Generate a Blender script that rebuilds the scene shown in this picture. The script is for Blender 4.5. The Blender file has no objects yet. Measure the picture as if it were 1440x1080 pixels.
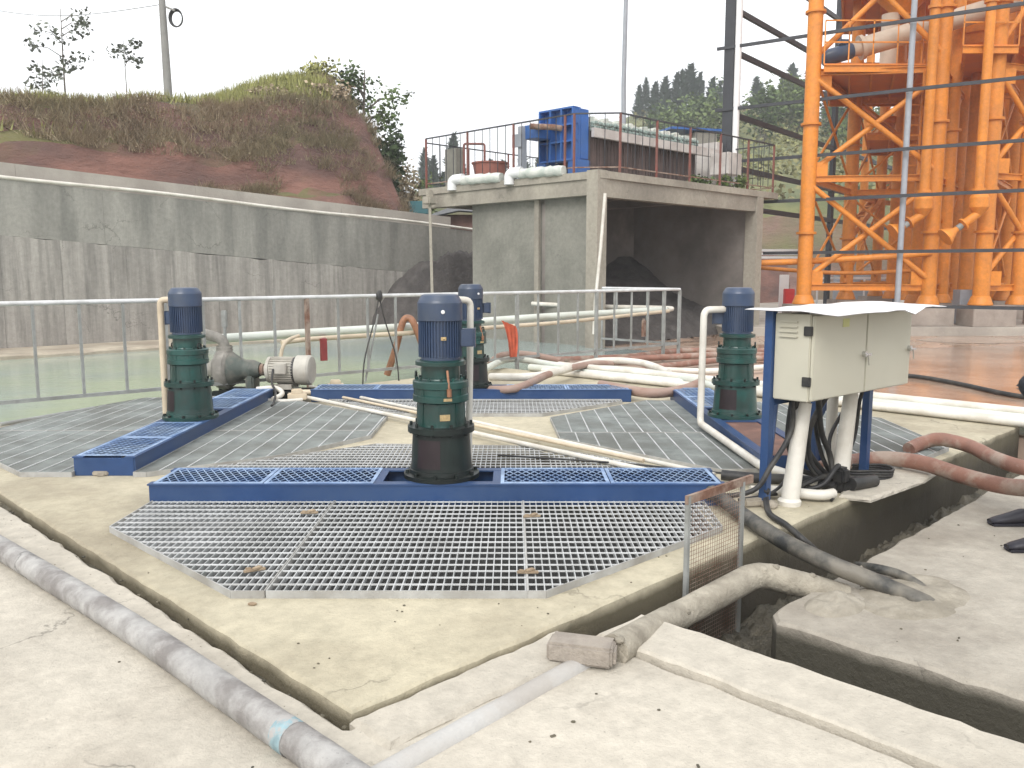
import bpy, bmesh, math, random
from math import sin, cos, pi, radians as R
from mathutils import Vector as V, Matrix, noise as mnoise
S = bpy.context.scene
COL = S.collection
# ------------------------------------------------------------ camera, sky, sun, exposure
F, HZ, CZ = 1210.0, 382.0, 1.55
PITCH = math.atan((540 - HZ) / F)
cd = bpy.data.cameras.new('camera'); cam = bpy.data.objects.new('camera', cd); COL.objects.link(cam)
cam.location = (0, 0, CZ); cam.rotation_euler = (pi / 2 - PITCH, 0, 0)
cd.sensor_width = 36; cd.lens = F / 1440 * 36; cd.clip_start = .05; cd.clip_end = 1500
S.camera = cam
SUN_EL, SUN_AZ = R(42), R(198)          # azimuth clockwise from +Y
W = bpy.data.worlds.new('World'); S.world = W; W.use_nodes = True
nt = W.node_tree; nt.nodes.clear()
wo = nt.nodes.new('ShaderNodeOutputWorld'); bg = nt.nodes.new('ShaderNodeBackground')
sk = nt.nodes.new('ShaderNodeTexSky'); sk.sky_type = 'NISHITA'; sk.sun_disc = False
sk.sun_elevation = SUN_EL; sk.sun_rotation = SUN_AZ; sk.air_density = 1; sk.dust_density = 4
hs = nt.nodes.new('ShaderNodeHueSaturation'); hs.inputs['Saturation'].default_value = .25
nt.links.new(sk.outputs[0], hs.inputs['Color'])
tc = nt.nodes.new('ShaderNodeTexCoord'); ns = nt.nodes.new('ShaderNodeTexNoise')
ns.inputs['Scale'].default_value = 2.2; ns.inputs['Detail'].default_value = 5
nt.links.new(tc.outputs['Generated'], ns.inputs['Vector'])
cr = nt.nodes.new('ShaderNodeValToRGB')
cr.color_ramp.elements[0].position = .3; cr.color_ramp.elements[0].color = (7.0, 7.2, 7.5, 1)
cr.color_ramp.elements[1].position = .7; cr.color_ramp.elements[1].color = (8.6, 8.6, 8.6, 1)
nt.links.new(ns.outputs['Fac'], cr.inputs[0])
mx = nt.nodes.new('ShaderNodeMix'); mx.data_type = 'RGBA'; mx.inputs[0].default_value = .8
nt.links.new(hs.outputs[0], mx.inputs[6]); nt.links.new(cr.outputs[0], mx.inputs[7])
nt.links.new(mx.outputs[2], bg.inputs['Color']); bg.inputs['Strength'].default_value = .15
nt.links.new(bg.outputs[0], wo.inputs[0])
sl = bpy.data.lights.new('sun', 'SUN'); sl.energy = 1.5; sl.angle = R(30); sl.color = (1, .97, .93)
so = bpy.data.objects.new('sun', sl); COL.objects.link(so)
sdir = V((sin(SUN_AZ) * cos(SUN_EL), cos(SUN_AZ) * cos(SUN_EL), sin(SUN_EL)))
so.rotation_euler = sdir.to_track_quat('Z', 'Y').to_euler(); so.location = (0, -5, 30)
vs = S.view_settings; vs.view_transform = 'Standard'; vs.look = 'None'; vs.gamma = 1; vs.exposure = .52
vs.use_curve_mapping = False

# ------------------------------------------------------------ helpers
def ray(px, py):
    u = (px - 720) / F; v = (540 - py) / F; c, s = cos(PITCH), sin(PITCH)
    return V((u, c + v * s, -s + v * c))
def A(px, py, z=0.0):                      # the ground point a pixel of the survey photo falls on, at height z
    r = ray(px, py); t = (z - CZ) / r.z; return V((r.x * t, r.y * t, z))
def B(px, py, d):                          # the point at distance d
    r = ray(px, py); t = d / r.y; return V((r.x * t, d, CZ + r.z * t))
Q = math.sqrt(.5)
def UV(u, v, z=0.0): return V(((u - v) * Q, (u + v) * Q, z))   # site grid, 45 degrees to the lens
def toUV(p): return V(((p.x + p.y) * Q, (p.y - p.x) * Q, p.z))

def lin(c):
    return tuple(((x / 255) / 12.92 if x / 255 < .04045 else ((x / 255 + .055) / 1.055) ** 2.4) for x in c)

def mat(name, col, rough=.75, var=.2, sc=3.0, bump=.15, bsc=40.0, metal=0.0, col2=None, amt=.5, sc2=.7, stretch=(1, 1, 1),
        island=0.0, wet=None, edge=.08, spec=.5, detail=6.0, ramp=(.42, .62), coat=0.0, speck=0.0, objvar=0.0):
    m = bpy.data.materials.new(name); m.use_nodes = True; t = m.node_tree; N = t.nodes; L = t.links
    p = N['Principled BSDF']; p.inputs['Roughness'].default_value = rough; p.inputs['Metallic'].default_value = metal
    p.inputs['Specular IOR Level'].default_value = spec
    p.inputs['Coat Weight'].default_value = coat
    tc = N.new('ShaderNodeTexCoord'); oi = N.new('ShaderNodeObjectInfo')
    sc_ = N.new('ShaderNodeVectorMath'); sc_.operation = 'SCALE'; sc_.inputs['Scale'].default_value = 7.0
    cx = N.new('ShaderNodeCombineXYZ'); L.new(oi.outputs['Random'], cx.inputs[0]); L.new(oi.outputs['Random'], cx.inputs[1])
    L.new(cx.outputs[0], sc_.inputs[0])
    ad = N.new('ShaderNodeVectorMath'); L.new(tc.outputs['Object'], ad.inputs[0]); L.new(sc_.outputs[0], ad.inputs[1])
    mp = N.new('ShaderNodeMapping'); mp.inputs['Scale'].default_value = stretch; L.new(ad.outputs[0], mp.inputs[0])
    def nz(scale, det=detail, src=mp, rgh=.6):
        n = N.new('ShaderNodeTexNoise'); n.inputs['Scale'].default_value = scale; n.inputs['Detail'].default_value = det
        n.inputs['Roughness'].default_value = rgh; L.new(src.outputs[0], n.inputs['Vector']); return n
    def mixc(fac, a, b, blend='MIX'):
        x = N.new('ShaderNodeMix'); x.data_type = 'RGBA'; x.blend_type = blend
        for sock, v in ((0, fac), (6, a), (7, b)):
            if hasattr(v, 'node'): L.new(v, x.inputs[sock])
            elif sock == 0: x.inputs[0].default_value = v
            else: x.inputs[sock].default_value = (*v[:3], 1)
        return x.outputs[2]
    def rmp(src, a, b):
        r = N.new('ShaderNodeMapRange'); r.inputs[1].default_value = a; r.inputs[2].default_value = b
        L.new(src, r.inputs[0]); return r.outputs[0]
    n1 = nz(sc)
    c = mixc(rmp(n1.outputs['Fac'], .3, .7), tuple(x * (1 - var) for x in col), tuple(min(1, x * (1 + var)) for x in col))
    if col2 is not None:
        n2 = nz(sc2, 8)
        f = N.new('ShaderNodeMath'); f.operation = 'MULTIPLY'; f.inputs[1].default_value = amt
        L.new(rmp(n2.outputs['Fac'], *ramp), f.inputs[0])
        c = mixc(f.outputs[0], c, col2)
    if speck:                                               # grit and small dark pits
        vo = N.new('ShaderNodeTexVoronoi'); vo.inputs['Scale'].default_value = 34; vo.inputs['Randomness'].default_value = 1
        L.new(ad.outputs[0], vo.inputs['Vector'])
        n4 = nz(7, 6, ad); q = N.new('ShaderNodeMath'); q.operation = 'MULTIPLY'; L.new(rmp(vo.outputs['Distance'], .16, .04), q.inputs[0]); L.new(rmp(n4.outputs['Fac'], .60, .72), q.inputs[1])
        n5 = nz(70, 3, ad); q2 = N.new('ShaderNodeMath'); q2.operation = 'MAXIMUM'; L.new(q.outputs[0], q2.inputs[0]); L.new(rmp(n5.outputs['Fac'], .66, .78), q2.inputs[1])
        # hairline cracks
        wv = nz(3, 5, ad); va = N.new('ShaderNodeVectorMath'); va.operation = 'MULTIPLY_ADD'; va.inputs[1].default_value = (.5, .5, .5); L.new(wv.outputs['Color'], va.inputs[0]); L.new(ad.outputs[0], va.inputs[2])
        v2 = N.new('ShaderNodeTexVoronoi'); v2.feature = 'DISTANCE_TO_EDGE'; v2.inputs['Scale'].default_value = .55; L.new(va.outputs[0], v2.inputs['Vector'])
        n6 = nz(.9, 2, ad); q3 = N.new('ShaderNodeMath'); q3.operation = 'MULTIPLY'; L.new(rmp(v2.outputs['Distance'], .006, .001), q3.inputs[0]); L.new(rmp(n6.outputs['Fac'], .50, .60), q3.inputs[1])
        q4 = N.new('ShaderNodeMath'); q4.operation = 'MAXIMUM'; L.new(q2.outputs[0], q4.inputs[0]); L.new(q3.outputs[0], q4.inputs[1])
        q5 = N.new('ShaderNodeMath'); q5.operation = 'MULTIPLY'; q5.inputs[1].default_value = speck; L.new(q4.outputs[0], q5.inputs[0])
        c = mixc(q5.outputs[0], c, tuple(x * .35 for x in col))
    if speck:
        n7 = nz(11, 9, ad, .72); mr = N.new('ShaderNodeMapRange'); mr.inputs[1].default_value = .3; mr.inputs[2].default_value = .7; mr.inputs[3].default_value = .80; mr.inputs[4].default_value = 1.10
        L.new(n7.outputs['Fac'], mr.inputs[0]); x = N.new('ShaderNodeVectorMath'); x.operation = 'SCALE'; L.new(c, x.inputs[0]); L.new(mr.outputs[0], x.inputs['Scale']); c = x.outputs[0]
    if island:
        g = N.new('ShaderNodeNewGeometry'); r = rmp(g.outputs['Random Per Island'], 0, 1)
        mr = N.new('ShaderNodeMapRange'); mr.inputs[3].default_value = 1 - island; mr.inputs[4].default_value = 1 + island
        L.new(g.outputs['Random Per Island'], mr.inputs[0])
        x = N.new('ShaderNodeVectorMath'); x.operation = 'SCALE'; L.new(c, x.inputs[0]); L.new(mr.outputs[0], x.inputs['Scale']); c = x.outputs[0]
    if objvar:
        mr = N.new('ShaderNodeMapRange'); mr.inputs[3].default_value = 1 - objvar; mr.inputs[4].default_value = 1 + objvar; L.new(oi.outputs['Random'], mr.inputs[0])
        x = N.new('ShaderNodeVectorMath'); x.operation = 'SCALE'; L.new(c, x.inputs[0]); L.new(mr.outputs[0], x.inputs['Scale']); c = x.outputs[0]
    L.new(c, p.inputs['Base Color'])
    if wet is not None:                                     # patches of standing water: smooth where the noise is high
        n3 = nz(wet[0], 4); f = rmp(n3.outputs['Fac'], wet[1], wet[2])
        mr = N.new('ShaderNodeMapRange'); mr.inputs[3].default_value = rough; mr.inputs[4].default_value = wet[3]
        L.new(f, mr.inputs[0]); L.new(mr.outputs[0], p.inputs['Roughness'])
        c2 = mixc(f, c, wet[4]); L.new(c2, p.inputs['Base Color'])
    else:
        rr = N.new('ShaderNodeMapRange'); rr.inputs[3].default_value = max(.03, rough - .12); rr.inputs[4].default_value = min(1, rough + .12)
        L.new(n1.outputs['Fac'], rr.inputs[0]); L.new(rr.outputs[0], p.inputs['Roughness'])
    if bump:
        nb = nz(bsc, 5, ad if stretch == (1, 1, 1) else mp, .7); b = N.new('ShaderNodeBump'); b.inputs['Strength'].default_value = min(1, bump * 2)
        b.inputs['Distance'].default_value = .5 / bsc; L.new(nb.outputs['Fac'], b.inputs['Height'])
        if wet is not None:
            inv = N.new('ShaderNodeMath'); inv.operation = 'MULTIPLY_ADD'; inv.inputs[1].default_value = -min(1, bump * 2); inv.inputs[2].default_value = min(1, bump * 2)
            L.new(f, inv.inputs[0]); L.new(inv.outputs[0], b.inputs['Strength'])
        L.new(b.outputs[0], p.inputs['Normal'])
    return m

def leafmat(name, col, col2, sc=.6, rough=.6, island=.35, tr=.25):
    m = mat(name, col, rough, .3, sc, 0, col2=col2, amt=.8, sc2=sc * .5, island=island, spec=.25)
    return m

OFF = {}; BUILT = []
class M:
    def __init__(s): s.v = []; s.f = []; s.sm = []
    def add(s, vs, fs, smooth=False):
        b = len(s.v); s.v.extend([V(x) for x in vs])
        for f in fs: s.f.append([b + i for i in f]); s.sm.append(smooth)
    def box(s, c, d, rz=0.0, bev=0.0, rot=None):
        c = V(c); x, y, z = d[0] / 2, d[1] / 2, d[2] / 2
        m = rot if rot is not None else Matrix.Rotation(rz, 3, 'Z')
        if bev <= 0:
            vs = [m @ V((i * x, j * y, k * z)) + c for i in (-1, 1) for j in (-1, 1) for k in (-1, 1)]
            s.add(vs, [(0, 1, 3, 2), (4, 6, 7, 5), (0, 4, 5, 1), (2, 3, 7, 6), (0, 2, 6, 4), (1, 5, 7, 3)])
            return s
        bm = bmesh.new(); bmesh.ops.create_cube(bm, size=1)
        for v in bm.verts: v.co = V((v.co.x * d[0], v.co.y * d[1], v.co.z * d[2]))
        bmesh.ops.bevel(bm, geom=bm.edges[:], offset=bev, segments=2, affect='EDGES')
        bm.verts.index_update()
        s.add([m @ v.co + c for v in bm.verts], [[v.index for v in f.verts] for f in bm.faces]); bm.free(); return s
    def bx(s, x0, x1, y0, y1, z0, z1, bev=0.0):
        return s.box(((x0 + x1) / 2, (y0 + y1) / 2, (z0 + z1) / 2), (abs(x1 - x0), abs(y1 - y0), abs(z1 - z0)), 0, bev)
    def bar(s, p0, p1, w, h, up=(0, 0, 1)):
        p0 = V(p0); p1 = V(p1); d = (p1 - p0); l = d.length; d = d / l; up = V(up)
        if abs(d.dot(up)) > .99: up = V((0, 1, 0))
        sx = d.cross(up).normalized(); u = sx.cross(d)
        vs = [p + sx * (i * w / 2) + u * (j * h / 2) for p in (p0, p1) for i, j in ((-1, -1), (1, -1), (1, 1), (-1, 1))]
        s.add(vs, [(3, 2, 1, 0), (4, 5, 6, 7), (0, 1, 5, 4), (1, 2, 6, 5), (2, 3, 7, 6), (3, 0, 4, 7)]); return s
    def ibeam(s, p0, p1, w, h, t=.02):
        p0 = V(p0); p1 = V(p1); u = V((0, 0, 1))
        if abs((p1 - p0).normalized().z) > .9: u = V((0, 1, 0))
        s.bar(p0 + u * (h / 2 - t / 2), p1 + u * (h / 2 - t / 2), w, t, u); s.bar(p0 - u * (h / 2 - t / 2), p1 - u * (h / 2 - t / 2), w, t, u)
        s.bar(p0, p1, t, h - 2 * t, u); return s
    def tube(s, path, r, n=10, cap=True, jit=0.0, seed=0):
        path = [V(p) for p in path]; k = len(path); rs = r if isinstance(r, (list, tuple)) else [r] * k
        rnd = random.Random(seed); t0 = (path[1] - path[0]).normalized()
        nx = t0.cross(V((0, 0, 1)));
        if nx.length < .05: nx = t0.cross(V((1, 0, 0)))
        nx.normalize(); vs = []
        for i in range(k):
            t = (path[min(i + 1, k - 1)] - path[max(i - 1, 0)]).normalized()
            nx = (nx - t * nx.dot(t)).normalized(); ny = t.cross(nx)
            for j in range(n):
                a = 2 * pi * j / n; rr = rs[i] * (1 + (rnd.uniform(-jit, jit) if jit else 0))
                vs.append(path[i] + nx * (cos(a) * rr) + ny * (sin(a) * rr))
        fs = [(i * n + j, i * n + (j + 1) % n, (i + 1) * n + (j + 1) % n, (i + 1) * n + j) for i in range(k - 1) for j in range(n)]
        s.add(vs, fs, True)
        if cap:
            s.add([vs[j] for j in range(n)], [list(range(n))[::-1]]); s.add([vs[(k - 1) * n + j] for j in range(n)], [list(range(n))])
        return s
    def cyl(s, p0, p1, r, n=16, r2=None): return s.tube([p0, p1], [r, r if r2 is None else r2], n)
    def lathe(s, prof, c=(0, 0, 0), n=32, a0=0.0, a1=2 * pi, rot=None, smooth=False):
        c = V(c); full = abs(a1 - a0 - 2 * pi) < 1e-6; k = n if full else n + 1; vs = []
        for r, z in prof:
            for j in range(k):
                a = a0 + (a1 - a0) * j / n; p = V((r * cos(a), r * sin(a), z)); vs.append((rot @ p if rot is not None else p) + c)
        # each profile segment gets its own ring so that steps stay crisp
        for i in range(len(prof) - 1):
            ring = [vs[i * k + j] for j in range(k)] + [vs[(i + 1) * k + j] for j in range(k)]
            fs = [(j, (j + 1) % k, k + (j + 1) % k, k + j) for j in range(n)]
            s.add(ring, fs, True)
        return s
    def quad(s, a, b, c, d): s.add([a, b, c, d], [(0, 1, 2, 3)]); return s
    def prism(s, poly, z0, z1):
        n = len(poly); vs = [V((p[0], p[1], z0)) for p in poly] + [V((p[0], p[1], z1)) for p in poly]
        s.add(vs, [list(range(n))[::-1], [n + i for i in range(n)]] + [(i, (i + 1) % n, n + (i + 1) % n, n + i) for i in range(n)]); return s
    def ico(s, c, r, sub=2, jit=.1, seed=0, flat=1.0):
        bm = bmesh.new(); bmesh.ops.create_icosphere(bm, subdivisions=sub, radius=1)
        rx = r if isinstance(r, (tuple, list)) else (r, r, r)
        for v in bm.verts:
            k = 1 + jit * mnoise.noise(v.co * 2.1 + V((seed * 3.7, seed, 0))); v.co = V((v.co.x * rx[0] * k, v.co.y * rx[1] * k, v.co.z * rx[2] * k))
        bm.verts.index_update(); s.add([v.co + V(c) for v in bm.verts], [[v.index for v in f.verts] for f in bm.faces], sub > 1); bm.free(); return s
    def build(s, name, m, parent=None, label=None, cat=None, group=None, kind=None, uv=False, weld=False):
        if parent is not None: off = OFF[parent.name]
        elif s.v:
            off = V(((min(v.x for v in s.v) + max(v.x for v in s.v)) / 2, (min(v.y for v in s.v) + max(v.y for v in s.v)) / 2, min(v.z for v in s.v)))
        me = bpy.data.meshes.new(name); me.from_pydata([v - off for v in s.v], [], s.f); me.update()
        me.polygons.foreach_set('use_smooth', s.sm); me.materials.append(m)
        o = bpy.data.objects.new(name, me); COL.objects.link(o); OFF[o.name] = off
        BUILT.append(o)
        if parent is not None: o.parent = parent
        else:
            o.location = UV(*off) if uv else off
            if uv: o.rotation_euler.z = pi / 4
        tag(o, label, cat, group, kind); return o

def tag(o, label=None, cat=None, group=None, kind=None):
    for k, v in (('label', label), ('category', cat), ('group', group), ('kind', kind)):
        if v: o[k] = v
    return o
def thing(name, label, cat, loc, group=None, uv=False, kind=None):
    o = bpy.data.objects.new(name, None); COL.objects.link(o); o.empty_display_size = .2; loc = V(loc)
    o.location = UV(*loc) if uv else loc
    if uv: o.rotation_euler.z = pi / 4
    OFF[o.name] = loc; return tag(o, label, cat, group, kind)
def copy_tree(o, parent=None):
    c = o.copy(); COL.objects.link(c); OFF[c.name] = OFF[o.name]
    if parent is not None: c.parent = parent
    for ch in list(o.children): copy_tree(ch, c)
    return c
def smooth(pts, k=8):
    pts = [V(p) for p in pts]; out = []
    for i in range(len(pts) - 1):
        p0 = pts[max(i - 1, 0)]; p1 = pts[i]; p2 = pts[i + 1]; p3 = pts[min(i + 2, len(pts) - 1)]
        for j in range(k):
            t = j / k
            out.append(.5 * ((2 * p1) + (p2 - p0) * t + (2 * p0 - 5 * p1 + 4 * p2 - p3) * t * t + (3 * p1 - p0 - 3 * p2 + p3) * t ** 3))
    out.append(pts[-1]); return out
def elbow(pts, r=.06, k=5):                 # straight runs with rounded corners
    pts = [V(p) for p in pts]; out = [pts[0]]
    for i in range(1, len(pts) - 1):
        a = (pts[i - 1] - pts[i]); b = (pts[i + 1] - pts[i]); ra = min(r, a.length * .45, b.length * .45)
        p = pts[i] + a.normalized() * ra; q = pts[i] + b.normalized() * ra
        for j in range(k + 1):
            t = j / k; out.append(p * (1 - t) ** 2 + pts[i] * 2 * t * (1 - t) + q * t * t)
    out.append(pts[-1]); return out
def slab(poly, z0, z1, step=.1, jit=.008, holes=(), worn=.014, seed=1, cell=None):
    """a cast concrete block: rough worn edge round the top, optional holes"""
    rnd = random.Random(seed)
    def sub(pl):
        out = []
        for i in range(len(pl)):
            a = V((pl[i][0], pl[i][1], 0)); b = V((pl[(i + 1) % len(pl)][0], pl[(i + 1) % len(pl)][1], 0)); n = max(1, int((b - a).length / step))
            n = min(n, 220)
            for j in range(n): out.append(a.lerp(b, j / n))
        return out
    bm = bmesh.new(); loops = []
    for h, pl in enumerate([poly] + list(holes)):
        ps = sub(pl); n = len(ps); area = sum(ps[i].x * ps[(i + 1) % n].y - ps[(i + 1) % n].x * ps[i].y for i in range(n))
        if (area < 0) != (h > 0): ps.reverse()
        top = []; mid = []; low = []
        for i, p in enumerate(ps):
            t = (ps[(i + 1) % n] - ps[i - 1]).normalized(); nn = V((-t.y, t.x, 0))      # towards the inside of the material
            w = worn * (.6 + .8 * abs(mnoise.noise(p * 3))) + abs(mnoise.noise(p * 9)) * worn
            j = nn * (jit * (mnoise.noise(p * 6) + .6 * rnd.uniform(-1, 1)))
            if h: w *= .3
            top.append(bm.verts.new(p + nn * w + j + V((0, 0, z1)))); mid.append(bm.verts.new(p + j + V((0, 0, z1 - w * .8)))); low.append(bm.verts.new(p + V((0, 0, z0))))
        for i in range(n):
            k = (i + 1) % n
            bm.faces.new((mid[i], mid[k], top[k], top[i])); bm.faces.new((low[i], low[k], mid[k], mid[i]))
        loops.append(top)
    ed = []
    for lp in loops:
        for i in range(len(lp)):
            e = bm.edges.get((lp[i], lp[(i + 1) % len(lp)])) or bm.edges.new((lp[i], lp[(i + 1) % len(lp)])); ed.append(e)
    r = bmesh.ops.triangle_fill(bm, use_beauty=True, use_dissolve=False, edges=ed, normal=(0, 0, 1))
    for f in r['geom']:
        if isinstance(f, bmesh.types.BMFace) and f.normal.z < 0: f.normal_flip()
    bm.verts.index_update(); m = M(); m.add([v.co for v in bm.verts], [[v.index for v in f.verts] for f in bm.faces]); bm.free(); return m
# ------------------------------------------------------------ materials
X = {}
X['paving'] = mat('pale_paving', (.49, .45, .378), .85, .12, 1.1, .3, 30, col2=(.29, .25, .20), amt=.85, sc2=.5, ramp=(.48, .70), speck=.7)
X['tank'] = mat('tank_concrete', (.49, .442, .325), .85, .12, 1.6, .3, 35, col2=(.28, .24, .17), amt=.85, sc2=.6, ramp=(.45, .66), speck=.7)
X['pad'] = mat('pad_concrete', (.42, .385, .325), .8, .12, 1.2, .3, 25, col2=(.24, .21, .17), amt=.85, sc2=.7, ramp=(.46, .68), speck=.6)
X['mud'] = mat('trench_mud', (.13, .115, .085), .6, .35, 4, .6, 14, col2=(.06, .055, .04), amt=.9, sc2=2.5)
X['gap'] = mat('crumbled_gap_dirt', (.17, .15, .105), .95, .3, 5, .5, 40, col2=(.055, .05, .036), amt=.95, sc2=3)
X['slurry'] = mat('grey_slurry', (.035, .035, .032), .6, .3, 3, .2, 12)
X['dirt'] = mat('earth', (.16, .12, .085), .95, .3, 2, .4, 9)
X['yard'] = mat('wet_yard', (.42, .305, .235), .5, .18, .9, .10, 9, col2=(.30, .235, .19), amt=.8, sc2=.35, stretch=(.6, 1.0, 1),
               wet=(.42, .48, .54, .06, (.36, .23, .15)))
X['platform'] = mat('yard_kerb_concrete', (.40, .36, .31), .8, .15, 1.5, .15, 12, col2=(.27, .24, .21), amt=.7, sc2=.8)
X['water'] = mat('pond_water', (.29, .36, .35), .04, .12, .3, .02, 3, col2=(.37, .44, .28), amt=.9, sc2=.10, ramp=(.46, .6), spec=.5)  # greyed base carries the wall's reflection along with the water's own green
X['ledge'] = mat('ledge_concrete', (.42, .37, .29), .85, .15, 2, .2, 18, col2=(.27, .22, .17), amt=.8, sc2=1.2)
X['galv'] = mat('galvanised_steel', (.62, .63, .63), .5, .12, 9, .05, 60, metal=.15, col2=(.42, .42, .40), amt=.6, sc2=3)
X['galvold'] = mat('dull_galvanised', (.30, .31, .30), .55, .2, 9, .05, 60, metal=.2, col2=(.20, .20, .18), amt=.6, sc2=3)
X['galvside'] = mat('weathered_galvanised', (.31, .335, .325), .55, .25, 5, .05, 60, metal=.1, col2=(.20, .205, .19), amt=.8, sc2=1.6)
X['blue'] = mat('blue_paint', (.016, .054, .160), .45, .2, 4, .05, 60, col2=(.035, .065, .13), amt=.6, sc2=2, coat=.1)
X['bluemesh'] = mat('worn_blue_mesh', (.27, .37, .53), .5, .3, 9, .03, 60, col2=(.08, .16, .34), amt=.8, sc2=3)
X['navy'] = mat('navy_motor_paint', (.033, .056, .110), .42, .15, 6, .04, 60, col2=(.06, .075, .10), amt=.6, sc2=4, coat=.1, objvar=.22)
X['green'] = mat('dark_green_paint', (.008, .054, .046), .36, .25, 6, .08, 50, col2=(.015, .03, .025), amt=.7, sc2=5, coat=.2, objvar=.22)
X['black'] = mat('greasy_black_paint', (.009, .012, .011), .42, .3, 5, .06, 50, col2=(.012, .024, .020), amt=.6, sc2=4, coat=.05, spec=.35)
X['maroon'] = mat('dark_red_shaft_window', (.016, .008, .010), .4, .3, 8, .03, 50)
X['steel'] = mat('bare_steel', (.45, .45, .44), .35, .2, 10, .03, 60, metal=.8)
X['brass'] = mat('brass_plate', (.45, .33, .17), .45, .25, 60, .05, 90, metal=.3)
X['copper'] = mat('oily_orange_pipe', (.27, .125, .065), .5, .3, 15, .05, 60)
X['pvc'] = mat('white_pvc', (.66, .635, .57), .45, .1, 5, .04, 40, col2=(.46, .42, .35), amt=.6, sc2=3)
X['pvcgreen'] = mat('pale_green_pvc', (.60, .64, .58), .45, .1, 4, .04, 40, col2=(.44, .43, .37), amt=.6, sc2=2)
X['cream'] = mat('cream_cable_duct', (.60, .51, .38), .5, .12, 5, .04, 40, col2=(.42, .34, .24), amt=.6, sc2=3)
X['mudpipe'] = mat('mud_caked_pipe', (.37, .335, .27), .85, .2, 8, .5, 30, col2=(.21, .185, .145), amt=.85, sc2=5, ramp=(.44, .64))
X['greypipe'] = mat('dusty_grey_pipe', (.38, .37, .355), .75, .18, 8, .35, 50, col2=(.20, .185, .175), amt=.9, sc2=5, ramp=(.46, .62), speck=.7)
X['hose'] = mat('red_brown_hose', (.25, .125, .09), .6, .2, 8, .15, 40, col2=(.36, .285, .23), amt=.85, sc2=3.5, ramp=(.48, .6))
X['pinkhose'] = mat('faded_pink_hose', (.35, .25, .205), .6, .2, 6, .15, 40, col2=(.24, .14, .105), amt=.8, sc2=3)
X['rubber'] = mat('black_rubber', (.016, .016, .017), .55, .3, 9, .06, 50, col2=(.07, .065, .055), amt=.6, sc2=5)
X['muddyrubber'] = mat('muddy_black_hose', (.03, .032, .031), .55, .3, 8, .15, 40, col2=(.20, .18, .145), amt=.8, sc2=4)
X['cabinet'] = mat('cream_cabinet_paint', (.50, .48, .39), .45, .05, 3, .02, 60, col2=(.42, .395, .31), amt=.5, sc2=1.5)
X['whitesheet'] = mat('white_roof_sheet', (.80, .80, .80), .45, .06, 4, .03, 30, col2=(.55, .54, .52), amt=.5, sc2=3)
X['chrome'] = mat('chrome', (.6, .6, .6), .2, .1, 10, 0, metal=1)
X['yellow'] = mat('faded_yellow_sticker', (.50, .50, .22), .6, .1, 9, 0)
X['rust'] = mat('rusty_steel', (.17, .085, .055), .85, .35, 12, .3, 50, col2=(.33, .28, .23), amt=.7, sc2=6)
X['rustred'] = mat('red_oxide_paint', (.21, .07, .055), .7, .3, 12, .15, 50, col2=(.12, .07, .055), amt=.7, sc2=6)
X['board'] = mat('rusty_flat_plate', (.19, .10, .075), .7, .25, 5, .15, 40, col2=(.11, .06, .05), amt=.7, sc2=4)
X['brick'] = mat('cement_block', (.37, .325, .275), .9, .15, 8, .5, 35, col2=(.24, .21, .18), amt=.7, sc2=9)
X['stone'] = mat('broken_concrete', (.35, .31, .25), .9, .2, 8, .4, 30)
X['wood'] = mat('old_wood', (.36, .28, .19), .8, .25, 14, .2, 40, col2=(.2, .14, .09), amt=.7, sc2=9)
X['wallup'] = mat('grey_cast_wall', (.285, .275, .245), .85, .20, 1.3, .10, 12, col2=(.17, .168, .15), amt=.8, sc2=1.1, island=.14, stretch=(1.5, 1.5, .22), ramp=(.44, .62), speck=.6)
X['walllow'] = mat('streaked_cast_wall', (.32, .30, .272), .9, .30, 1.8, .15, 14, col2=(.13, .123, .113), amt=.6, sc2=2.2, stretch=(2.2, 2.2, .16), island=.05, ramp=(.50, .68), speck=.7)
X['coping'] = mat('pale_coping', (.37, .34, .30), .9, .15, 1.5, .15, 20, col2=(.26, .23, .20), amt=.6, sc2=1)
X['bldg'] = mat('site_concrete', (.34, .31, .255), .88, .12, 1.0, .15, 14, col2=(.20, .18, .15), amt=.8, sc2=.6, stretch=(1, 1, .5), ramp=(.44, .66), speck=.5)
X['bldgwall'] = mat('grey_green_render', (.235, .228, .195), .88, .12, 1.0, .12, 14, col2=(.15, .148, .125), amt=.8, sc2=.7, ramp=(.44, .64), speck=.4)
X['darkwall'] = mat('dark_brown_wall', (.25, .222, .20), .85, .2, .8, .12, 14, col2=(.12, .105, .095), amt=.85, sc2=.5)  # darker than the deck concrete; recess, bay walls and ceiling beams
X['cake'] = mat('dark_filter_cake', (.085, .076, .070), .85, .3, 3, .7, 10, col2=(.05, .044, .042), amt=.8, sc2=2)
X['redearth'] = None
X['orange'] = mat('orange_paint', (.68, .235, .024), .55, .10, 1.2, .02, 50, col2=(.55, .20, .035), amt=.7, sc2=1.8, speck=.08, objvar=.06)
X['orangegrey'] = mat('orange_deck_plate', (.60, .18, .03), .55, .12, 1.5, .02, 40)
X['beige'] = mat('beige_conveyor_paint', (.56, .47, .37), .5, .1, 2, .03, 40, col2=(.42, .33, .25), amt=.6, sc2=1.5)
X['frame'] = mat('dark_purlin_paint', (.035, .037, .043), .55, .2, 4, .04, 40)
X['polegrey'] = mat('grey_pole_paint', (.30, .32, .35), .5, .12, 4, .04, 40)
X['concpole'] = mat('concrete_pole', (.24, .235, .22), .85, .12, 3, .1, 30)
X['footing'] = mat('footing_concrete', (.34, .29, .25), .9, .18, 2, .2, 14, col2=(.24, .20, .17), amt=.7, sc2=1.4)
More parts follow.
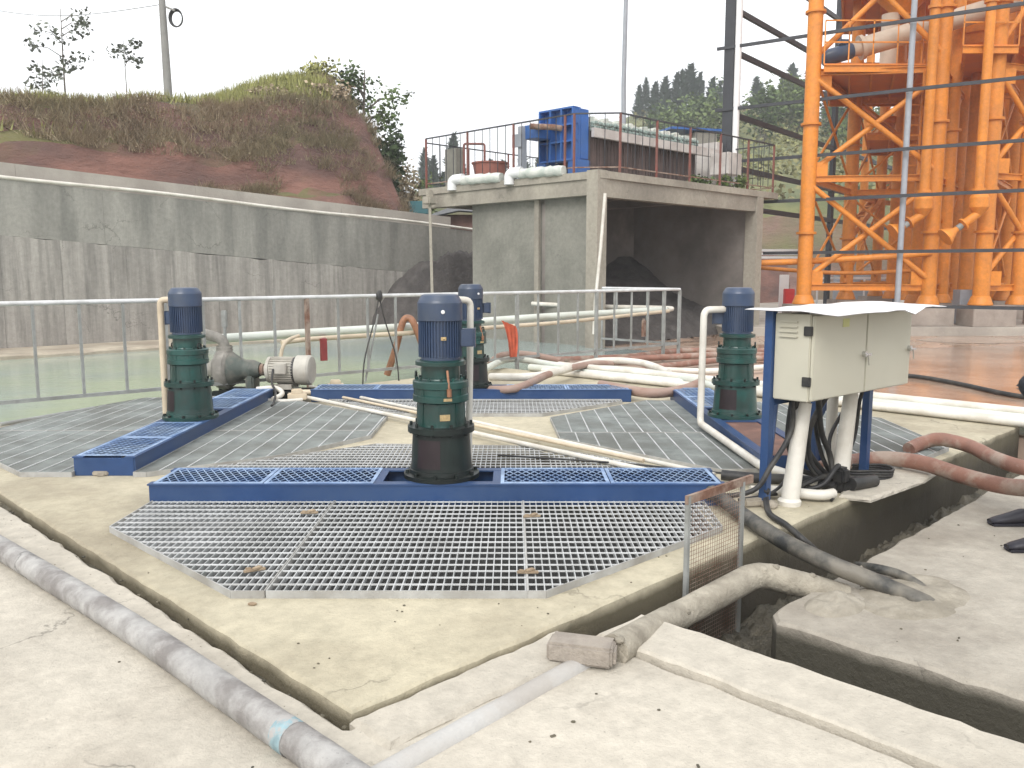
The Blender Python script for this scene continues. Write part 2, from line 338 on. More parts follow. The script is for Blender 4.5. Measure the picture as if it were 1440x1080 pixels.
X['pressblue'] = mat('press_blue_paint', (.02, .10, .34), .45, .2, 3, .04, 40, col2=(.05, .12, .27), amt=.5, sc2=2)
X['cloth'] = mat('white_filter_cloth', (.62, .63, .58), .95, .1, 8, .3, 20, col2=(.30, .36, .32), amt=.6, sc2=4, island=.12)
X['cloth2'] = mat('grey_green_filter_cloth', (.20, .25, .23), .95, .25, 8, .3, 20, island=.3)
X['plates'] = mat('dark_filter_plates', (.075, .052, .047), .8, .25, 5, .2, 20, island=.35)
X['railwhite'] = mat('off_white_beam', (.52, .49, .46), .6, .12, 3, .05, 30, col2=(.33, .29, .27), amt=.6, sc2=2)
X['tub'] = mat('terracotta_plastic', (.30, .115, .085), .6, .1, 4, .04, 30)
X['redcloth'] = mat('orange_red_cloth', (.48, .10, .05), .85, .2, 9, .1, 40)
X['redpaint'] = mat('valve_red', (.22, .03, .03), .5, .15, 9, .03, 40)
X['pumpgrey'] = mat('dusty_pump_casing', (.27, .255, .225), .7, .2, 7, .15, 40, col2=(.14, .13, .115), amt=.7, sc2=5)
X['motorgrey'] = mat('dusty_grey_motor', (.44, .42, .37), .65, .12, 7, .08, 40, col2=(.30, .27, .23), amt=.6, sc2=4)
X['pumpgreen'] = mat('grimy_green_pump', (.075, .09, .078), .6, .25, 7, .1, 40, col2=(.18, .165, .14), amt=.9, sc2=4)
X['bark'] = mat('bark', (.12, .10, .08), .9, .25, 12, .3, 30)
X['coat'] = mat('dark_padded_coat', (.012, .014, .022), .55, .2, 10, .2, 60)
X['shoe'] = mat('dark_shoe', (.018, .017, .024), .5, .2, 10, .08, 60)
X['skin'] = mat('skin', (.50, .31, .22), .55, .06, 20, .03, 90)
X['hair'] = mat('black_hair', (.012, .011, .010), .5, .2, 30, .2, 90)
X['roofdark'] = mat('dark_roof_sheet', (.035, .035, .038), .5, .2, 3, .05, 20)
X['brickred'] = mat('dull_red_brick', (.20, .115, .095), .9, .2, 3, .2, 14)
X['teal'] = mat('teal_tarpaulin', (.05, .16, .18), .7, .2, 4, .1, 20)
X['redbox'] = mat('red_box', (.55, .03, .03), .5, .1, 4, .02, 40)
X['plainwhite'] = mat('plain_white', (.70, .70, .70), .55, .06, 4, .02, 40)
X['leafdark'] = leafmat('dark_leaves', (.055, .085, .035), (.035, .055, .028))
X['leafmid'] = leafmat('mid_leaves', (.085, .125, .04), (.05, .085, .03))
X['leafsap'] = leafmat('sapling_leaves', (.125, .14, .105), (.085, .10, .075))
X['needle'] = leafmat('cypress_needles', (.10, .135, .105), (.065, .10, .08), .3)  # lightened needle greens hold distance haze in the colour
X['bush'] = leafmat('hill_bushes', (.12, .16, .05), (.07, .11, .035), .15)
X['grass'] = leafmat('yellow_green_grass', (.29, .29, .10), (.20, .20, .07), .8)
X['scrub'] = leafmat('dry_scrub', (.38, .30, .21), (.26, .23, .14), .5)
X['blossom'] = leafmat('pink_blossom', (.45, .12, .22), (.2, .12, .1), 2)
def splash(m, z0, z1, col, n=4.0, amp=.12):
    """dried mud caked on the lower part of a concrete face"""
    t = m.node_tree; N = t.nodes; L = t.links; p = N['Principled BSDF']; src = p.inputs['Base Color'].links[0].from_socket
    g = N.new('ShaderNodeNewGeometry'); sp = N.new('ShaderNodeSeparateXYZ'); L.new(g.outputs['Position'], sp.inputs[0])
    nn = N.new('ShaderNodeTexNoise'); nn.inputs['Scale'].default_value = n; nn.inputs['Detail'].default_value = 8; L.new(g.outputs['Position'], nn.inputs['Vector'])
    a = N.new('ShaderNodeMath'); a.operation = 'MULTIPLY_ADD'; a.inputs[1].default_value = amp * 2; L.new(nn.outputs['Fac'], a.inputs[0])
    b = N.new('ShaderNodeMath'); b.operation = 'SUBTRACT'; L.new(sp.outputs['Z'], b.inputs[0]); b.inputs[1].default_value = amp; L.new(b.outputs[0], a.inputs[2])
    mr = N.new('ShaderNodeMapRange'); mr.inputs[1].default_value = z0; mr.inputs[2].default_value = z1; L.new(a.outputs[0], mr.inputs[0])
    x = N.new('ShaderNodeMix'); x.data_type = 'RGBA'; L.new(mr.outputs[0], x.inputs[0]); x.inputs[6].default_value = (*col, 1); L.new(src, x.inputs[7])
    L.new(x.outputs[2], p.inputs['Base Color'])
splash(X['tank'], -.060, -.010, (.125, .108, .07), 5, .03)
splash(X['tank'], -.24, -.10, (.072, .062, .044), 3.5, .07)
splash(X['pad'], -.17, -.112, (.055, .05, .036), 6, .03)
def earthmat(name, top, top2, red, red2, z0=.45, z1=.75, strat=1.6):
    m = mat(name, red, .95, .3, .8, .5, 5, col2=red2, amt=.85, sc2=.6, stretch=(.55, .55, strat), ramp=(.4, .6))
    t = m.node_tree; N = t.nodes; L = t.links; p = N['Principled BSDF']; src = p.inputs['Base Color'].links[0].from_socket
    g = N.new('ShaderNodeNewGeometry'); sp = N.new('ShaderNodeSeparateXYZ'); L.new(g.outputs['True Normal'], sp.inputs[0])
    n = N.new('ShaderNodeTexNoise'); n.inputs['Scale'].default_value = .5; n.inputs['Detail'].default_value = 7; L.new(g.outputs['Position'], n.inputs['Vector'])
    a = N.new('ShaderNodeMath'); a.operation = 'MULTIPLY_ADD'; a.inputs[1].default_value = .5; L.new(n.outputs['Fac'], a.inputs[0]); L.new(sp.outputs['Z'], a.inputs[2])
    mr = N.new('ShaderNodeMapRange'); mr.inputs[1].default_value = z0 + .25; mr.inputs[2].default_value = z1 + .25; L.new(a.outputs[0], mr.inputs[0])
    n2 = N.new('ShaderNodeTexNoise'); n2.inputs['Scale'].default_value = .35; n2.inputs['Detail'].default_value = 6; L.new(g.outputs['Position'], n2.inputs['Vector'])
    gm = N.new('ShaderNodeMix'); gm.data_type = 'RGBA'; gm.inputs[6].default_value = (*top, 1); gm.inputs[7].default_value = (*top2, 1)
    mr2 = N.new('ShaderNodeMapRange'); mr2.inputs[1].default_value = .4; mr2.inputs[2].default_value = .6; L.new(n2.outputs['Fac'], mr2.inputs[0]); L.new(mr2.outputs[0], gm.inputs[0])
    x = N.new('ShaderNodeMix'); x.data_type = 'RGBA'; L.new(mr.outputs[0], x.inputs[0]); L.new(src, x.inputs[6]); L.new(gm.outputs[2], x.inputs[7])
    L.new(x.outputs[2], p.inputs['Base Color']); return m
X['redearth'] = earthmat('red_earth_bank', (.15, .14, .055), (.11, .095, .05), (.225, .115, .088), (.12, .072, .062))
X['farhill'] = earthmat('far_green_hill', (.17, .175, .075), (.105, .12, .055), (.25, .15, .125), (.15, .10, .085), .3, .55)

# ------------------------------------------------------------ the setting: ground, tank roof, trenches, yard, pond
g = M(); g.quad((-200, -60, -.75), (200, -60, -.75), (200, 240, -.75), (-200, 240, -.75)); g.build('ground', X['dirt'], kind='structure')
SLAB = [(1.634, 2.44), (9.75, 2.44), (9.75, 9.9), (1.634, 9.9)]
OCT = {   # the four openings round the tank, in metres
 'front': [(-2.41, 5.0), (-1.345, 3.95), (.163, 3.95), (1.26, 5.0), (1.30, 6.45), (.27, 7.4), (-1.2, 7.5), (-2.37, 6.6)],
 'left': [(-3.74, 6.40), (-2.78, 6.40), (-1.90, 7.05), (-1.32, 7.9), (-1.32, 9.0), (-2.45, 10.0), (-3.2, 10.5), (-4.45, 10.3), (-4.85, 9.3), (-5.0, 8.3), (-4.9, 7.5)],
 'right': [(.40, 8.9), (.44, 7.75), (1.6, 6.5), (3.05, 6.6), (3.8, 7.35), (3.85, 8.85), (3.0, 9.95), (1.6, 10.1)],
 'back': [(-1.25, 9.15), (.33, 9.15), (1.3, 10.05), (1.3, 10.75), (.4, 11.4), (-1.4, 11.4), (-2.2, 10.75), (-2.2, 10.2)]}
def shrink(poly, d):
    c = V((sum(p[0] for p in poly) / len(poly), sum(p[1] for p in poly) / len(poly)))
    return [tuple(V(p) + (c - V(p)).normalized() * d) for p in poly]
holes = [[(toUV(V((*p, 0))).x, toUV(V((*p, 0))).y) for p in shrink(OCT[k], .06)] for k in OCT]
slab(SLAB, -.76, 0, holes=holes, seed=3).build('tank_slab', X['tank'], kind='structure', uv=True)
m = M()
for h in holes:
    m.add([(x, y, -.45) for x, y in h], [list(range(len(h)))])
m.build('slurry', X['slurry'], kind='structure', uv=True)
slab([(-14, 2.25), (-14, -9), (2.78, -9), (2.78, 2.25), (2.78, 2.42), (1.60, 2.42), (1.592, 2.42), (1.592, 10.0), (-14, 10.0)], -.76, -.04, .07, .012, worn=.02, seed=5).build('foreground_paving', X['paving'], kind='structure', uv=True)
slab([(2.79, -6), (3.12, -6), (3.12, 1.95), (3.10, 2.26), (2.79, 2.26)], -.76, -.01, .07, .010, seed=6).build('trench_kerb', X['paving'], kind='structure', uv=True)
slab([(3.70, -8), (16, -8), (16, 1.95), (3.74, 1.95), (3.66, 1.87)], -.76, -.10, .09, .012, worn=.02, seed=7).build('right_pad', X['pad'], kind='structure', uv=True)
slab([(9.77, -1), (70, -50), (70, 60), (15, 60), (15, 9.93), (9.77, 9.93)], -.76, -.14, 2, 0, seed=8).build('yard', X['yard'], kind='structure', uv=True)
m = M(); m.quad((-30, 9.95, -.125), (14.98, 9.95, -.125), (14.98, 19.9, -.125), (-30, 19.9, -.125)); m.build('pond_water', X['water'], kind='structure', uv=True)
slab([(-30, 18.3), (14.9, 18.45), (14.9, 20.14), (-30, 20.14)], -.76, -.03, .3, .02, worn=.05, seed=9).build('pond_ledge', X['ledge'], kind='structure', uv=True)
slab([(5.6, 22.8), (60, 22.8), (60, 46), (5.6, 46)], -.3, .09, .5, .008, seed=10).build('tower_platform', X['platform'], kind='structure')
# lumpy mud lying on the trench floor and clinging to its sides
def heightfield(x0, x1, y0, y1, nx, ny, fn):
    mm = M(); vs = []
    for j in range(ny + 1):
        for i in range(nx + 1):
            x = x0 + (x1 - x0) * i / nx; y = y0 + (y1 - y0) * j / ny; vs.append(V((x, y, fn(x, y))))
    mm.add(vs, [(j * (nx + 1) + i, j * (nx + 1) + i + 1, (j + 1) * (nx + 1) + i + 1, (j + 1) * (nx + 1) + i) for j in range(ny) for i in range(nx)], True); return mm
fb = lambda x, y, s: mnoise.fractal(V((x * s, y * s, 0)), 1.0, 2.0, 5)
def mudz(u, v):
    e = min(abs(v - 2.44), abs(v - 1.95)) if u > 3.7 else .3
    return -.46 + .05 * fb(u, v, 5) + .035 * fb(u + 3, v, 16) + .10 * max(0, 1 - (v - 1.93) / .3)
heightfield(2.7, 9.5, 1.90, 2.50, 420, 40, mudz).build('trench_mud', X['mud'], kind='structure', uv=True)
heightfield(3.05, 3.78, -3, 1.9, 46, 320, lambda u, v: -.42 + .05 * fb(u, v, 6) + .035 * fb(u + 3, v, 16) + .12 * max(0, (u - 3.45) / .3)).build('trench_side_mud', X['mud'], kind='structure', uv=True)
# crumbled gap between the grey pipe and the tank
heightfield(1.38, 1.66, 1.9, 9.9, 22, 600, lambda u, v: -.056 - .05 * max(0, min(1, (u - 1.55 - .03 * mnoise.noise(V((v * 2.5, 1, 0)))) / .035)) * (1 if v < 6.5 else .3) + .016 * fb(u, v, 9) + .018 * mnoise.noise(V((v * 1.1, 3, u * 4)))).build('gap_rubble', X['gap'], kind='structure', uv=True)
rnd = random.Random(4)
m = M()
for i in range(26):
    u = rnd.uniform(-2.5, 2.6); v = rnd.uniform(-3, 6) if u < 1.2 else rnd.uniform(-3, 2.1); r = rnd.uniform(.003, .012); m.box((u, v, -.037), (r * 2, r, .004), rnd.uniform(0, 3))
for i in range(70):
    u = rnd.uniform(1.7, 6); v = rnd.uniform(2.5, 3.1) if rnd.random() < .6 else rnd.uniform(2.5, 5.5); r = rnd.uniform(.002, .007); m.ico((u, v, .002), (r, r * rnd.uniform(.6, 1.3), r * .6), 1, .5, i)
for i in range(110):
    u = rnd.uniform(3.8, 9); v = rnd.uniform(-2, 1.9); r = rnd.uniform(.003, .009); m.ico((u, v, -.098), (r, r * rnd.uniform(.6, 1.3), r * .6), 1, .5, i)
for i in range(420):
    v = 2.3 + 6.5 * rnd.random() ** 1.3; u = 1.50 + rnd.gauss(.0, .05); r = rnd.uniform(.003, .013)
    m.ico((u, v, -.046), (r, r * rnd.uniform(.6, 1.3), r * .6), 1, .5, i)
for i in range(160):
    u = rnd.uniform(-2, 2.6); v = rnd.uniform(-3, 5) if u < 1.3 else rnd.uniform(-3, 2.2); r = rnd.uniform(.003, .010)
    m.ico((u, v, -.039), (r, r, r * .6), 1, .5, i)
m.build('gravel', X['gap'], kind='stuff', uv=True)

def pool(pts, z, label=None):
    P = smooth(pts + [pts[0]], 6)[:-1]; rn = random.Random(len(pts)); m = M(); vs = [p + V((rn.gauss(0, .05), rn.gauss(0, .05), 0)) for p in P]
    m.add([V((p.x, p.y, z)) for p in vs], [list(range(len(vs)))]); return m.build('puddle', X['puddle'], kind='structure')
X['puddle'] = mat('orange_puddle', (.46, .34, .26), .09, .15, .6, .03, 5, col2=(.25, .16, .11), amt=.8, sc2=.5, spec=.6)  # paled base colour stands in for sky mirrored in the puddles
pool([A(1205, 505, -.135), A(1260, 492, -.135), A(1340, 488, -.135), A(1440, 487, -.135), A(1600, 492, -.135), A(1620, 560, -.135), A(1480, 592, -.135), A(1400, 580, -.135), A(1320, 572, -.135), A(1240, 556, -.135)], -.135)
pool([A(1285, 478, -.135), A(1340, 474, -.135), A(1440, 476, -.135), A(1500, 480, -.135), A(1400, 483, -.135), A(1330, 482, -.135)], -.134)
pool([A(1090, 492, -.135), A(1150, 488, -.135), A(1190, 500, -.135), A(1150, 520, -.135), A(1085, 512, -.135)], -.134)
# ------------------------------------------------------------ gratings
def clip(poly, a, b, c):                     # keep a*x+b*y>=c
    out = []
    for i in range(len(poly)):
        p, q = poly[i], poly[(i + 1) % len(poly)]; fp = a * p[0] + b * p[1] - c; fq = a * q[0] + b * q[1] - c
        if fp >= 0: out.append(p)
        if (fp >= 0) != (fq >= 0):
            t = fp / (fp - fq); out.append((p[0] + (q[0] - p[0]) * t, p[1] + (q[1] - p[1]) * t))
    return out
def span(poly, ax, val):                     # crossing of the line coord[ax]==val with a convex polygon
    ts = []
    for i in range(len(poly)):
        p, q = poly[i], poly[(i + 1) % len(poly)]
        if (p[ax] - val) * (q[ax] - val) < 0:
            t = (val - p[ax]) / (q[ax] - p[ax]); ts.append(p[1 - ax] + (q[1 - ax] - p[1 - ax]) * t)
    return (min(ts), max(ts)) if len(ts) >= 2 else None
GZ = .035
X['barfront'] = mat('dimmed_grating_steel', (.50, .51, .51), .55, .15, 6, .05, 60, metal=.1, col2=(.30, .31, .30), amt=.7, sc2=2.5)  # front bars darker than their rods: shaded bar sides put into the colour
X['bandgrey'] = mat('grey_edge_band', (.40, .40, .385), .6, .15, 6, .1, 50, col2=(.24, .225, .20), amt=.7, sc2=4)
def grate(poly, barax, label, sp=.040, rs=.095, group=None, t=.0052, tilt=0.0, mt='galv'):
    """barax 0: bearing bars at constant x; 1: at constant y"""
    c = (sum(p[0] for p in poly) / len(poly), sum(p[1] for p in poly) / len(poly))
    root = thing('steel_grating', label, 'grating', (c[0], c[1], 0), group)
    mm = M(); lo = min(p[barax] for p in poly); hi = max(p[barax] for p in poly); k = int((hi - lo) / sp)
    for i in range(1, k + 1):
        v = lo + i * sp; s = span(poly, barax, v)
        if not s or s[1] - s[0] < .01: continue
        if barax == 0: mm.bx(v - t / 2, v + t / 2, s[0], s[1], GZ - .030, GZ)
        else: mm.bx(s[0], s[1], v - t / 2, v + t / 2, GZ - .030, GZ)
    mm.build('bearing_bar', X['barfront' if mt == 'galv' else mt], root)
    rw_ = .0032 if rs < .12 else .006
    mm = M(); ax = 1 - barax; lo = min(p[ax] for p in poly); hi = max(p[ax] for p in poly); k = int((hi - lo) / rs)
    for i in range(1, k + 1):
        v = lo + i * rs; s = span(poly, ax, v)
        if not s or s[1] - s[0] < .01: continue
        if ax == 0: mm.bx(v - rw_, v + rw_, s[0], s[1], GZ - .006, GZ + .0015)
        else: mm.bx(s[0], s[1], v - rw_, v + rw_, GZ - .006, GZ + .0015)
    mm.build('cross_rod', X['galv' if mt == 'galv' else 'barfront'], root)
    mm = M()
    for i in range(len(poly)):
        p, q = poly[i], poly[(i + 1) % len(poly)]
        if (V(p) - V(q)).length > .02: mm.bar((p[0], p[1], GZ - .016), (q[0], q[1], GZ - .016), .006, .039)
    mm.build('edge_band', X['bandgrey'], root); return root
f = OCT['front']; near = clip(f, 0, -1, -5.59); far = clip(f, 0, 1, 6.07)
G1 = 'grating panels before the front beam'
grate(clip(near, -1, 0, 1.185), 0, 'galvanised grating panel at the front left, its outer corner cut off', group=G1)
grate(clip(clip(near, 1, 0, -1.175), -1, 0, -.072), 0, 'wide middle grating panel before the nearest blue beam', group=G1)
grate(clip(near, 1, 0, .078), 0, 'grating panel before the front beam, beside the rusty wire guard', group=G1)
G2 = 'grating panels inside the ring of beams'
grate(clip(far, -1, 0, .58), 0, 'grating panel behind the front agitator drive, left of the drive', group=G2)
grate(clip(far, 1, 0, -.57), 0, 'grating panel behind the front agitator drive, crossed by cream pipes', group=G2)
f = OCT['left']
grate(clip(clip(f, 1, 0, -2.88), 0, 1, 8.15), 1, 'grating right of the left agitator, its half nearer the front beam', .034, .17, G2, .0045, 0, 'galvside')
grate(clip(clip(f, 1, 0, -2.88), 0, -1, -8.14), 1, 'grating right of the left agitator, its half nearer the grey pump', .034, .17, G2, .0045, 0, 'galvside')
G3 = 'grating panels outside the side beams'
grate(clip(clip(f, -1, 0, 3.35), 0, 1, 8.15), 1, 'grating left of the left beam, its far half by the pond railing', .034, .17, G3, .0045, 0, 'galvside')
grate(clip(clip(f, -1, 0, 3.35), 0, -1, -8.14), 1, 'grating left of the left beam, its near half cut by the photo edge', .034, .17, G3, .0045, 0, 'galvside')
f = OCT['right']
grate(clip(clip(f, -1, 0, -1.93), 0, 1, 8.05), 1, 'grating left of the right agitator, its far half by the back beam', .034, .17, G2, .0045, 0, 'galvside')
grate(clip(clip(f, -1, 0, -1.93), 0, -1, -8.04), 1, 'grating left of the right agitator, its near half under the cream conduit', .034, .17, G2, .0045, 0, 'galvside')
grate(clip(f, 1, 0, 2.40), 1, 'grating seen between the legs of the control cabinet', .034, .17, G3, .0045, 0, 'galvside')
f = OCT['back']
grate(clip(f, 0, -1, -10.19), 0, 'grating before the farthest blue beam, centre of the tank', .045, .10, G2)
grate(clip(f, 0, 1, 10.67), 0, 'grating behind the farthest blue beam, under the pipe heap', .045, .10, G3)

# ------------------------------------------------------------ blue channel beams (built along local x, centred)
def blue_beam(name_label, loc, rot, gap=(-.40, .40), L=3.83, Wd=.46, left_panels=2, right_panels=2, bare=None):
    r = thing('agitator_beam', name_label, 'beam', loc, 'blue beams carrying the agitators'); r.rotation_euler.z = rot
    off = V(loc); OFF[r.name] = V((0, 0, 0))
    h = .15; t = .010; fl = .07
    for sy in (-1, 1):
        y = sy * Wd / 2
        c = M(); c.bx(-L / 2, L / 2, y - t / 2, y + t / 2, .004, h - t)
        y0, y1 = (y - fl, y + .012) if sy > 0 else (y - .012, y + fl)
        c.bx(-L / 2 - .01, L / 2 + .01, y0, y1, h - t, h); c.bx(-L / 2, L / 2, y0 + .013, y1 - .013, .0, t * .8)
        c.build('channel', X['blue'], r)
    for sx in (-1, 1):
        c = M(); c.bx(sx * L / 2 - t / 2, sx * L / 2 + t / 2, -Wd / 2 + .006, Wd / 2 - .006, .002, h - t - .001); c.build('end_plate', X['blue'], r)
    for x in (gap[0], gap[1]):
        c = M(); c.bx(x - .008, x + .008, -Wd / 2 + .006, Wd / 2 - .006, .02, h - .012); c.bx(x - .03, x + .03, -Wd / 2 + .07, Wd / 2 - .07, h - .010, h - .001); c.build('cross_member', X['blue'], r)
    def cover(x0, x1):
        c = M(); z = h + .003; y0, y1 = -Wd / 2 + .02, Wd / 2 - .02; sp = .058; dx = (y1 - y0) * .55
        k = int((x1 - x0 + dx) / sp)
        for i in range(k + 1):
            for s in (1, -1):
                a = x0 - dx + i * sp if s > 0 else x0 + i * sp
                p = [a, y0]; q = [a + s * dx, y1]
                # clip to x0..x1
                for _ in range(1):
                    (ax_, ay_), (bx_, by_) = p, q; d = bx_ - ax_
                    t0 = max(0, min((x0 - ax_) / d, (x1 - ax_) / d)); t1 = min(1, max((x0 - ax_) / d, (x1 - ax_) / d))
                if t1 - t0 < .02: continue
                c.bar((ax_ + d * t0, ay_ + (by_ - ay_) * t0, z), (ax_ + d * t1, ay_ + (by_ - ay_) * t1, z), .0075, .0025)
        c.build('mesh_cover', X['bluemesh'], r)
        c = M()
        for yy in (y0, y1): c.bx(x0, x1, yy - .012, yy + .012, h + .0005, h + .0055)
        for xx in (x0 + .012, x1 - .012): c.bx(xx - .012, xx + .012, y0 + .012, y1 - .012, h + .0005, h + .0055)
        c.build('cover_strip', X['bluemesh'], r)
    for n, (a, b) in ((left_panels, (-L / 2 + .02, gap[0] - .02)), (right_panels, (gap[1] + .02, L / 2 - .02))):
        for i in range(n):
            w = (b - a) / n; cover(a + i * w + .004, a + (i + 1) * w - .004)
    if bare:
        c = M(); c.bx(bare[0], bare[1], -Wd / 2 + .072, Wd / 2 - .072, h - .05, h - .012); c.build('rusty_plate', X['board'], r, label='rust brown plate inside the beam')
    return r
blue_beam('nearest blue steel beam with mesh covers, carrying the front agitator', (-.50, 5.82, 0), 0)
blue_beam('left blue steel beam, its square mesh covered end towards the camera', (-3.115, 8.36, 0), pi / 2)
blue_beam('right blue steel beam behind the control cabinet, filled with rust brown plate', (2.16, 8.44, 0), pi / 2, left_panels=0, right_panels=2, bare=(-1.88, -.42))
blue_beam('farthest blue steel beam, between the pipe heap and the tank centre', (-.49, 10.43, 0), 0)

# ------------------------------------------------------------ agitator drives
def make_drive(label):
    r = thing('agitator_drive', label, 'agitator', (0, 0, 0), 'motor and gearbox units on the blue beams')
    c = M(); c.lathe([(0, 0), (.25, 0), (.25, .028), (.21, .034)], n=40); c.lathe([(.207, .03), (.200, .10), (.188, .305)], n=40)
    c.lathe([(.215, .034), (.212, .060), (.205, .062)], n=40); st = c.build('drive_stool', X['black'], r)
    for a in (-1.95, 1.2):
        c = M(); c.lathe([(.2035, .085), (.192, .27)], n=10, a0=a - .42, a1=a + .42); c.build('shaft_window', X['maroon'], st)
    for i in range(10):
        a = i * pi / 5 + .2; c = M(); c.cyl((.228 * cos(a), .228 * sin(a), .02), (.228 * cos(a), .228 * sin(a), .05), .013, 6); c.build('flange_bolt', X['black'], st)
        a = i * pi / 5 + .1; c = M(); c.cyl((.198 * cos(a), .198 * sin(a), .29), (.198 * cos(a), .198 * sin(a), .372), .011, 6); c.build('flange_bolt', X['black'], st)
    c = M(); c.lathe([(.188, .303), (.22, .307), (.22, .345), (.17, .350)], n=40); c.build('stool_flange', X['black'], r)
    g = M(); g.lathe([(.160, .348), (.158, .36), (.152, .50), (.17, .508)], n=40)
    g.lathe([(.17, .506), (.184, .512), (.184, .552), (.174, .556), (.174, .596), (.184, .60), (.184, .640), (.176, .648), (.132, .652)], n=40)
    g.lathe([(.132, .650), (.127, .66), (.127, .745)], n=40)
    for i in range(8):
        a = i * pi / 4 + .15; g.box((.168 * cos(a), .168 * sin(a), .576), (.02, .018, .05), a)
    for i in range(8):
        a = i * pi / 4; g.bar((.155 * cos(a), .155 * sin(a), .355), (.151 * cos(a), .151 * sin(a), .5), .012, .014, (cos(a), sin(a), 0))
    gb = g.build('gearbox', X['green'], r)
    for i in range(12):
        a = i * pi / 6 + .1; c = M(); c.cyl((.155 * cos(a), .155 * sin(a), .648), (.155 * cos(a), .155 * sin(a), .668), .010, 6); c.build('gearbox_bolt', X['green'], gb)
    for a in (.05, pi - .1):
        c = M(); pts = [(.165 * cos(a), .165 * sin(a) + .024 * cos(t), .675 + .024 * sin(t)) for t in [k * 2 * pi / 12 for k in range(13)]]
        c.tube(pts, .007, 8); c.build('lifting_eye', X['black'], gb)
    c = M(); a = -1.2; c.cyl((.19 * cos(a), .19 * sin(a), .555), (.19 * cos(a), .19 * sin(a), .605), .016, 10); c.cyl((.188 * cos(a), .188 * sin(a), .605), (.150 * cos(a), .150 * sin(a), .72), .008, 8); c.build('oil_pipe', X['copper'], gb)
    c = M(); a = -1.25; c.box((.188 * cos(a), .188 * sin(a), .535), (.004, .055, .018), a); c.build('oil_tag', X['brass'], gb)
    c = M(); a = -1.33; c.box((.158 * cos(a), .158 * sin(a), .415), (.006, .066, .040), a); c.build('gearbox_plate', X['brass'], gb)
    c = M(); c.lathe([(.127, .743), (.165, .747), (.165, .772), (.158, .776), (.132, .782)], n=40); c.build('motor_flange', X['green'], r)
    c = M(); c.lathe([(.128, .776), (.128, 1.06)], n=40)
    for i in range(44):
        a = i * 2 * pi / 44
        c.box((.1335 * cos(a), .1335 * sin(a), .925), (.018, .0045, .25), a)
    mo = c.build('motor_body', X['navy'], r)
    c = M(); c.lathe([(.134, 1.035), (.1465, 1.037), (.1465, 1.150), (.140, 1.166), (.118, 1.200), (.10, 1.205), (0, 1.205)], n=40); c.build('fan_cowl', X['navy'], mo)
    c = M(); a = -1.36; c.lathe([(0, .010), (.012, .008), (.013, 0)], (.147 * cos(a), .147 * sin(a), 1.095), 12, rot=Matrix.Rotation(a, 3, 'Z') @ Matrix.Rotation(pi / 2, 3, 'Y')); c.build('cowl_button', X['plainwhite'], mo)
    c = M(); a = -1.34; c.box((.145 * cos(a), .145 * sin(a), .925), (.004, .035, .022), a); c.cyl((.14 * cos(a), .14 * sin(a), .925), (.16 * cos(a), .16 * sin(a), .93), .006, 6); c.build('motor_plate', X['brass'], mo)
    c = M(); c.box((.180, -.015, .925), (.085, .10, .115), 0, .006); c.box((.226, -.015, .925), (.012, .112, .127), 0, .004); c.build('terminal_box', X['navy'], mo)
    return r
d0 = make_drive('front agitator drive, the largest and nearest, black stool and navy motor'); d0.location = (-.487, 5.83, .15); d0.scale = (1.037,) * 3
def place(lab, loc, rz):
    d = copy_tree(d0); d['label'] = lab; d.location = loc; d.rotation_euler.z = rz; return d
def stool_green(d):
    for o in d.children:
        if o.name.startswith(('drive_stool', 'stool_flange')):
            o.data = o.data.copy(); o.data.materials[0] = X['green']
stool_green(place('left agitator drive on the left beam, beside the dusty grey pump', (-3.11, 8.22, .15), 2.7))
stool_green(place('right agitator drive behind the control cabinet, green stool on rusty plate', (2.18, 8.32, .15), 2.9))
place('back agitator drive, half hidden behind the nearest one', (-.504, 10.52, .15), .5)

# conduits up to the motors
def conduit(pts, r, label, mt='pvc', rr=.07):
    m = M(); m.tube(elbow(pts, rr), r, 10); return m.build('conduit', X[mt], None, label, 'conduit')
conduit([(-.31, 6.02, .17), (-.297, 6.05, .9), (-.287, 5.97, 1.355), (-.38, 5.90, 1.36)], .024, 'white plastic conduit rising to the front agitator motor', rr=.06)
conduit([(-3.29, 8.35, 1.28), (-3.40, 8.35, 1.28), (-3.40, 8.35, .03)], .032, 'grey white conduit dropping from the left agitator motor', 'cream')
conduit([(2.05, 8.3, 1.19), (1.83, 8.22, 1.19), (1.815, 8.18, .10), A(1070, 655, .07), A(1150, 680, .06)], .034, 'white conduit bent down from the right agitator motor along its beam', 'pvc')
# cream cable ducts crossing the tank
for i, (a, b, lab) in enumerate([((432, 548), (905, 648), 'thin'), ((420, 556), (940, 668), 'thick'), ((436, 543), (1005, 668), 'long')]):
    z = GZ + .022 + .0 * i
    pa, pb = A(*a, z), A(*b, z)
    mid = pa.lerp(pb, .5) + V((0, 0, .004))
    m = M(); m.tube(smooth([pa, pa.lerp(pb, .25), mid, pa.lerp(pb, .75), pb], 5), (.017, .022, .019)[i], 9)
    m.build('cable_duct', X['cream' if i == 0 else 'pvc'], None, ['cream cable duct ending first, uppermost of the three crossing the gratings', 'thickest cream duct crossing the tank behind the front agitator', 'longest cream duct crossing the tank, ending by the cabinet'][i], 'cable duct', 'cream ducts crossing the tank')
m = M(); m.tube(elbow([A(418, 552, .1), A(470, 551, .1), A(582, 553, .1)], .05), .035, 10)
m.build('cable_duct', X['cream'], None, 'cream pipe lying along the foot of the farthest blue beam', 'cable duct')
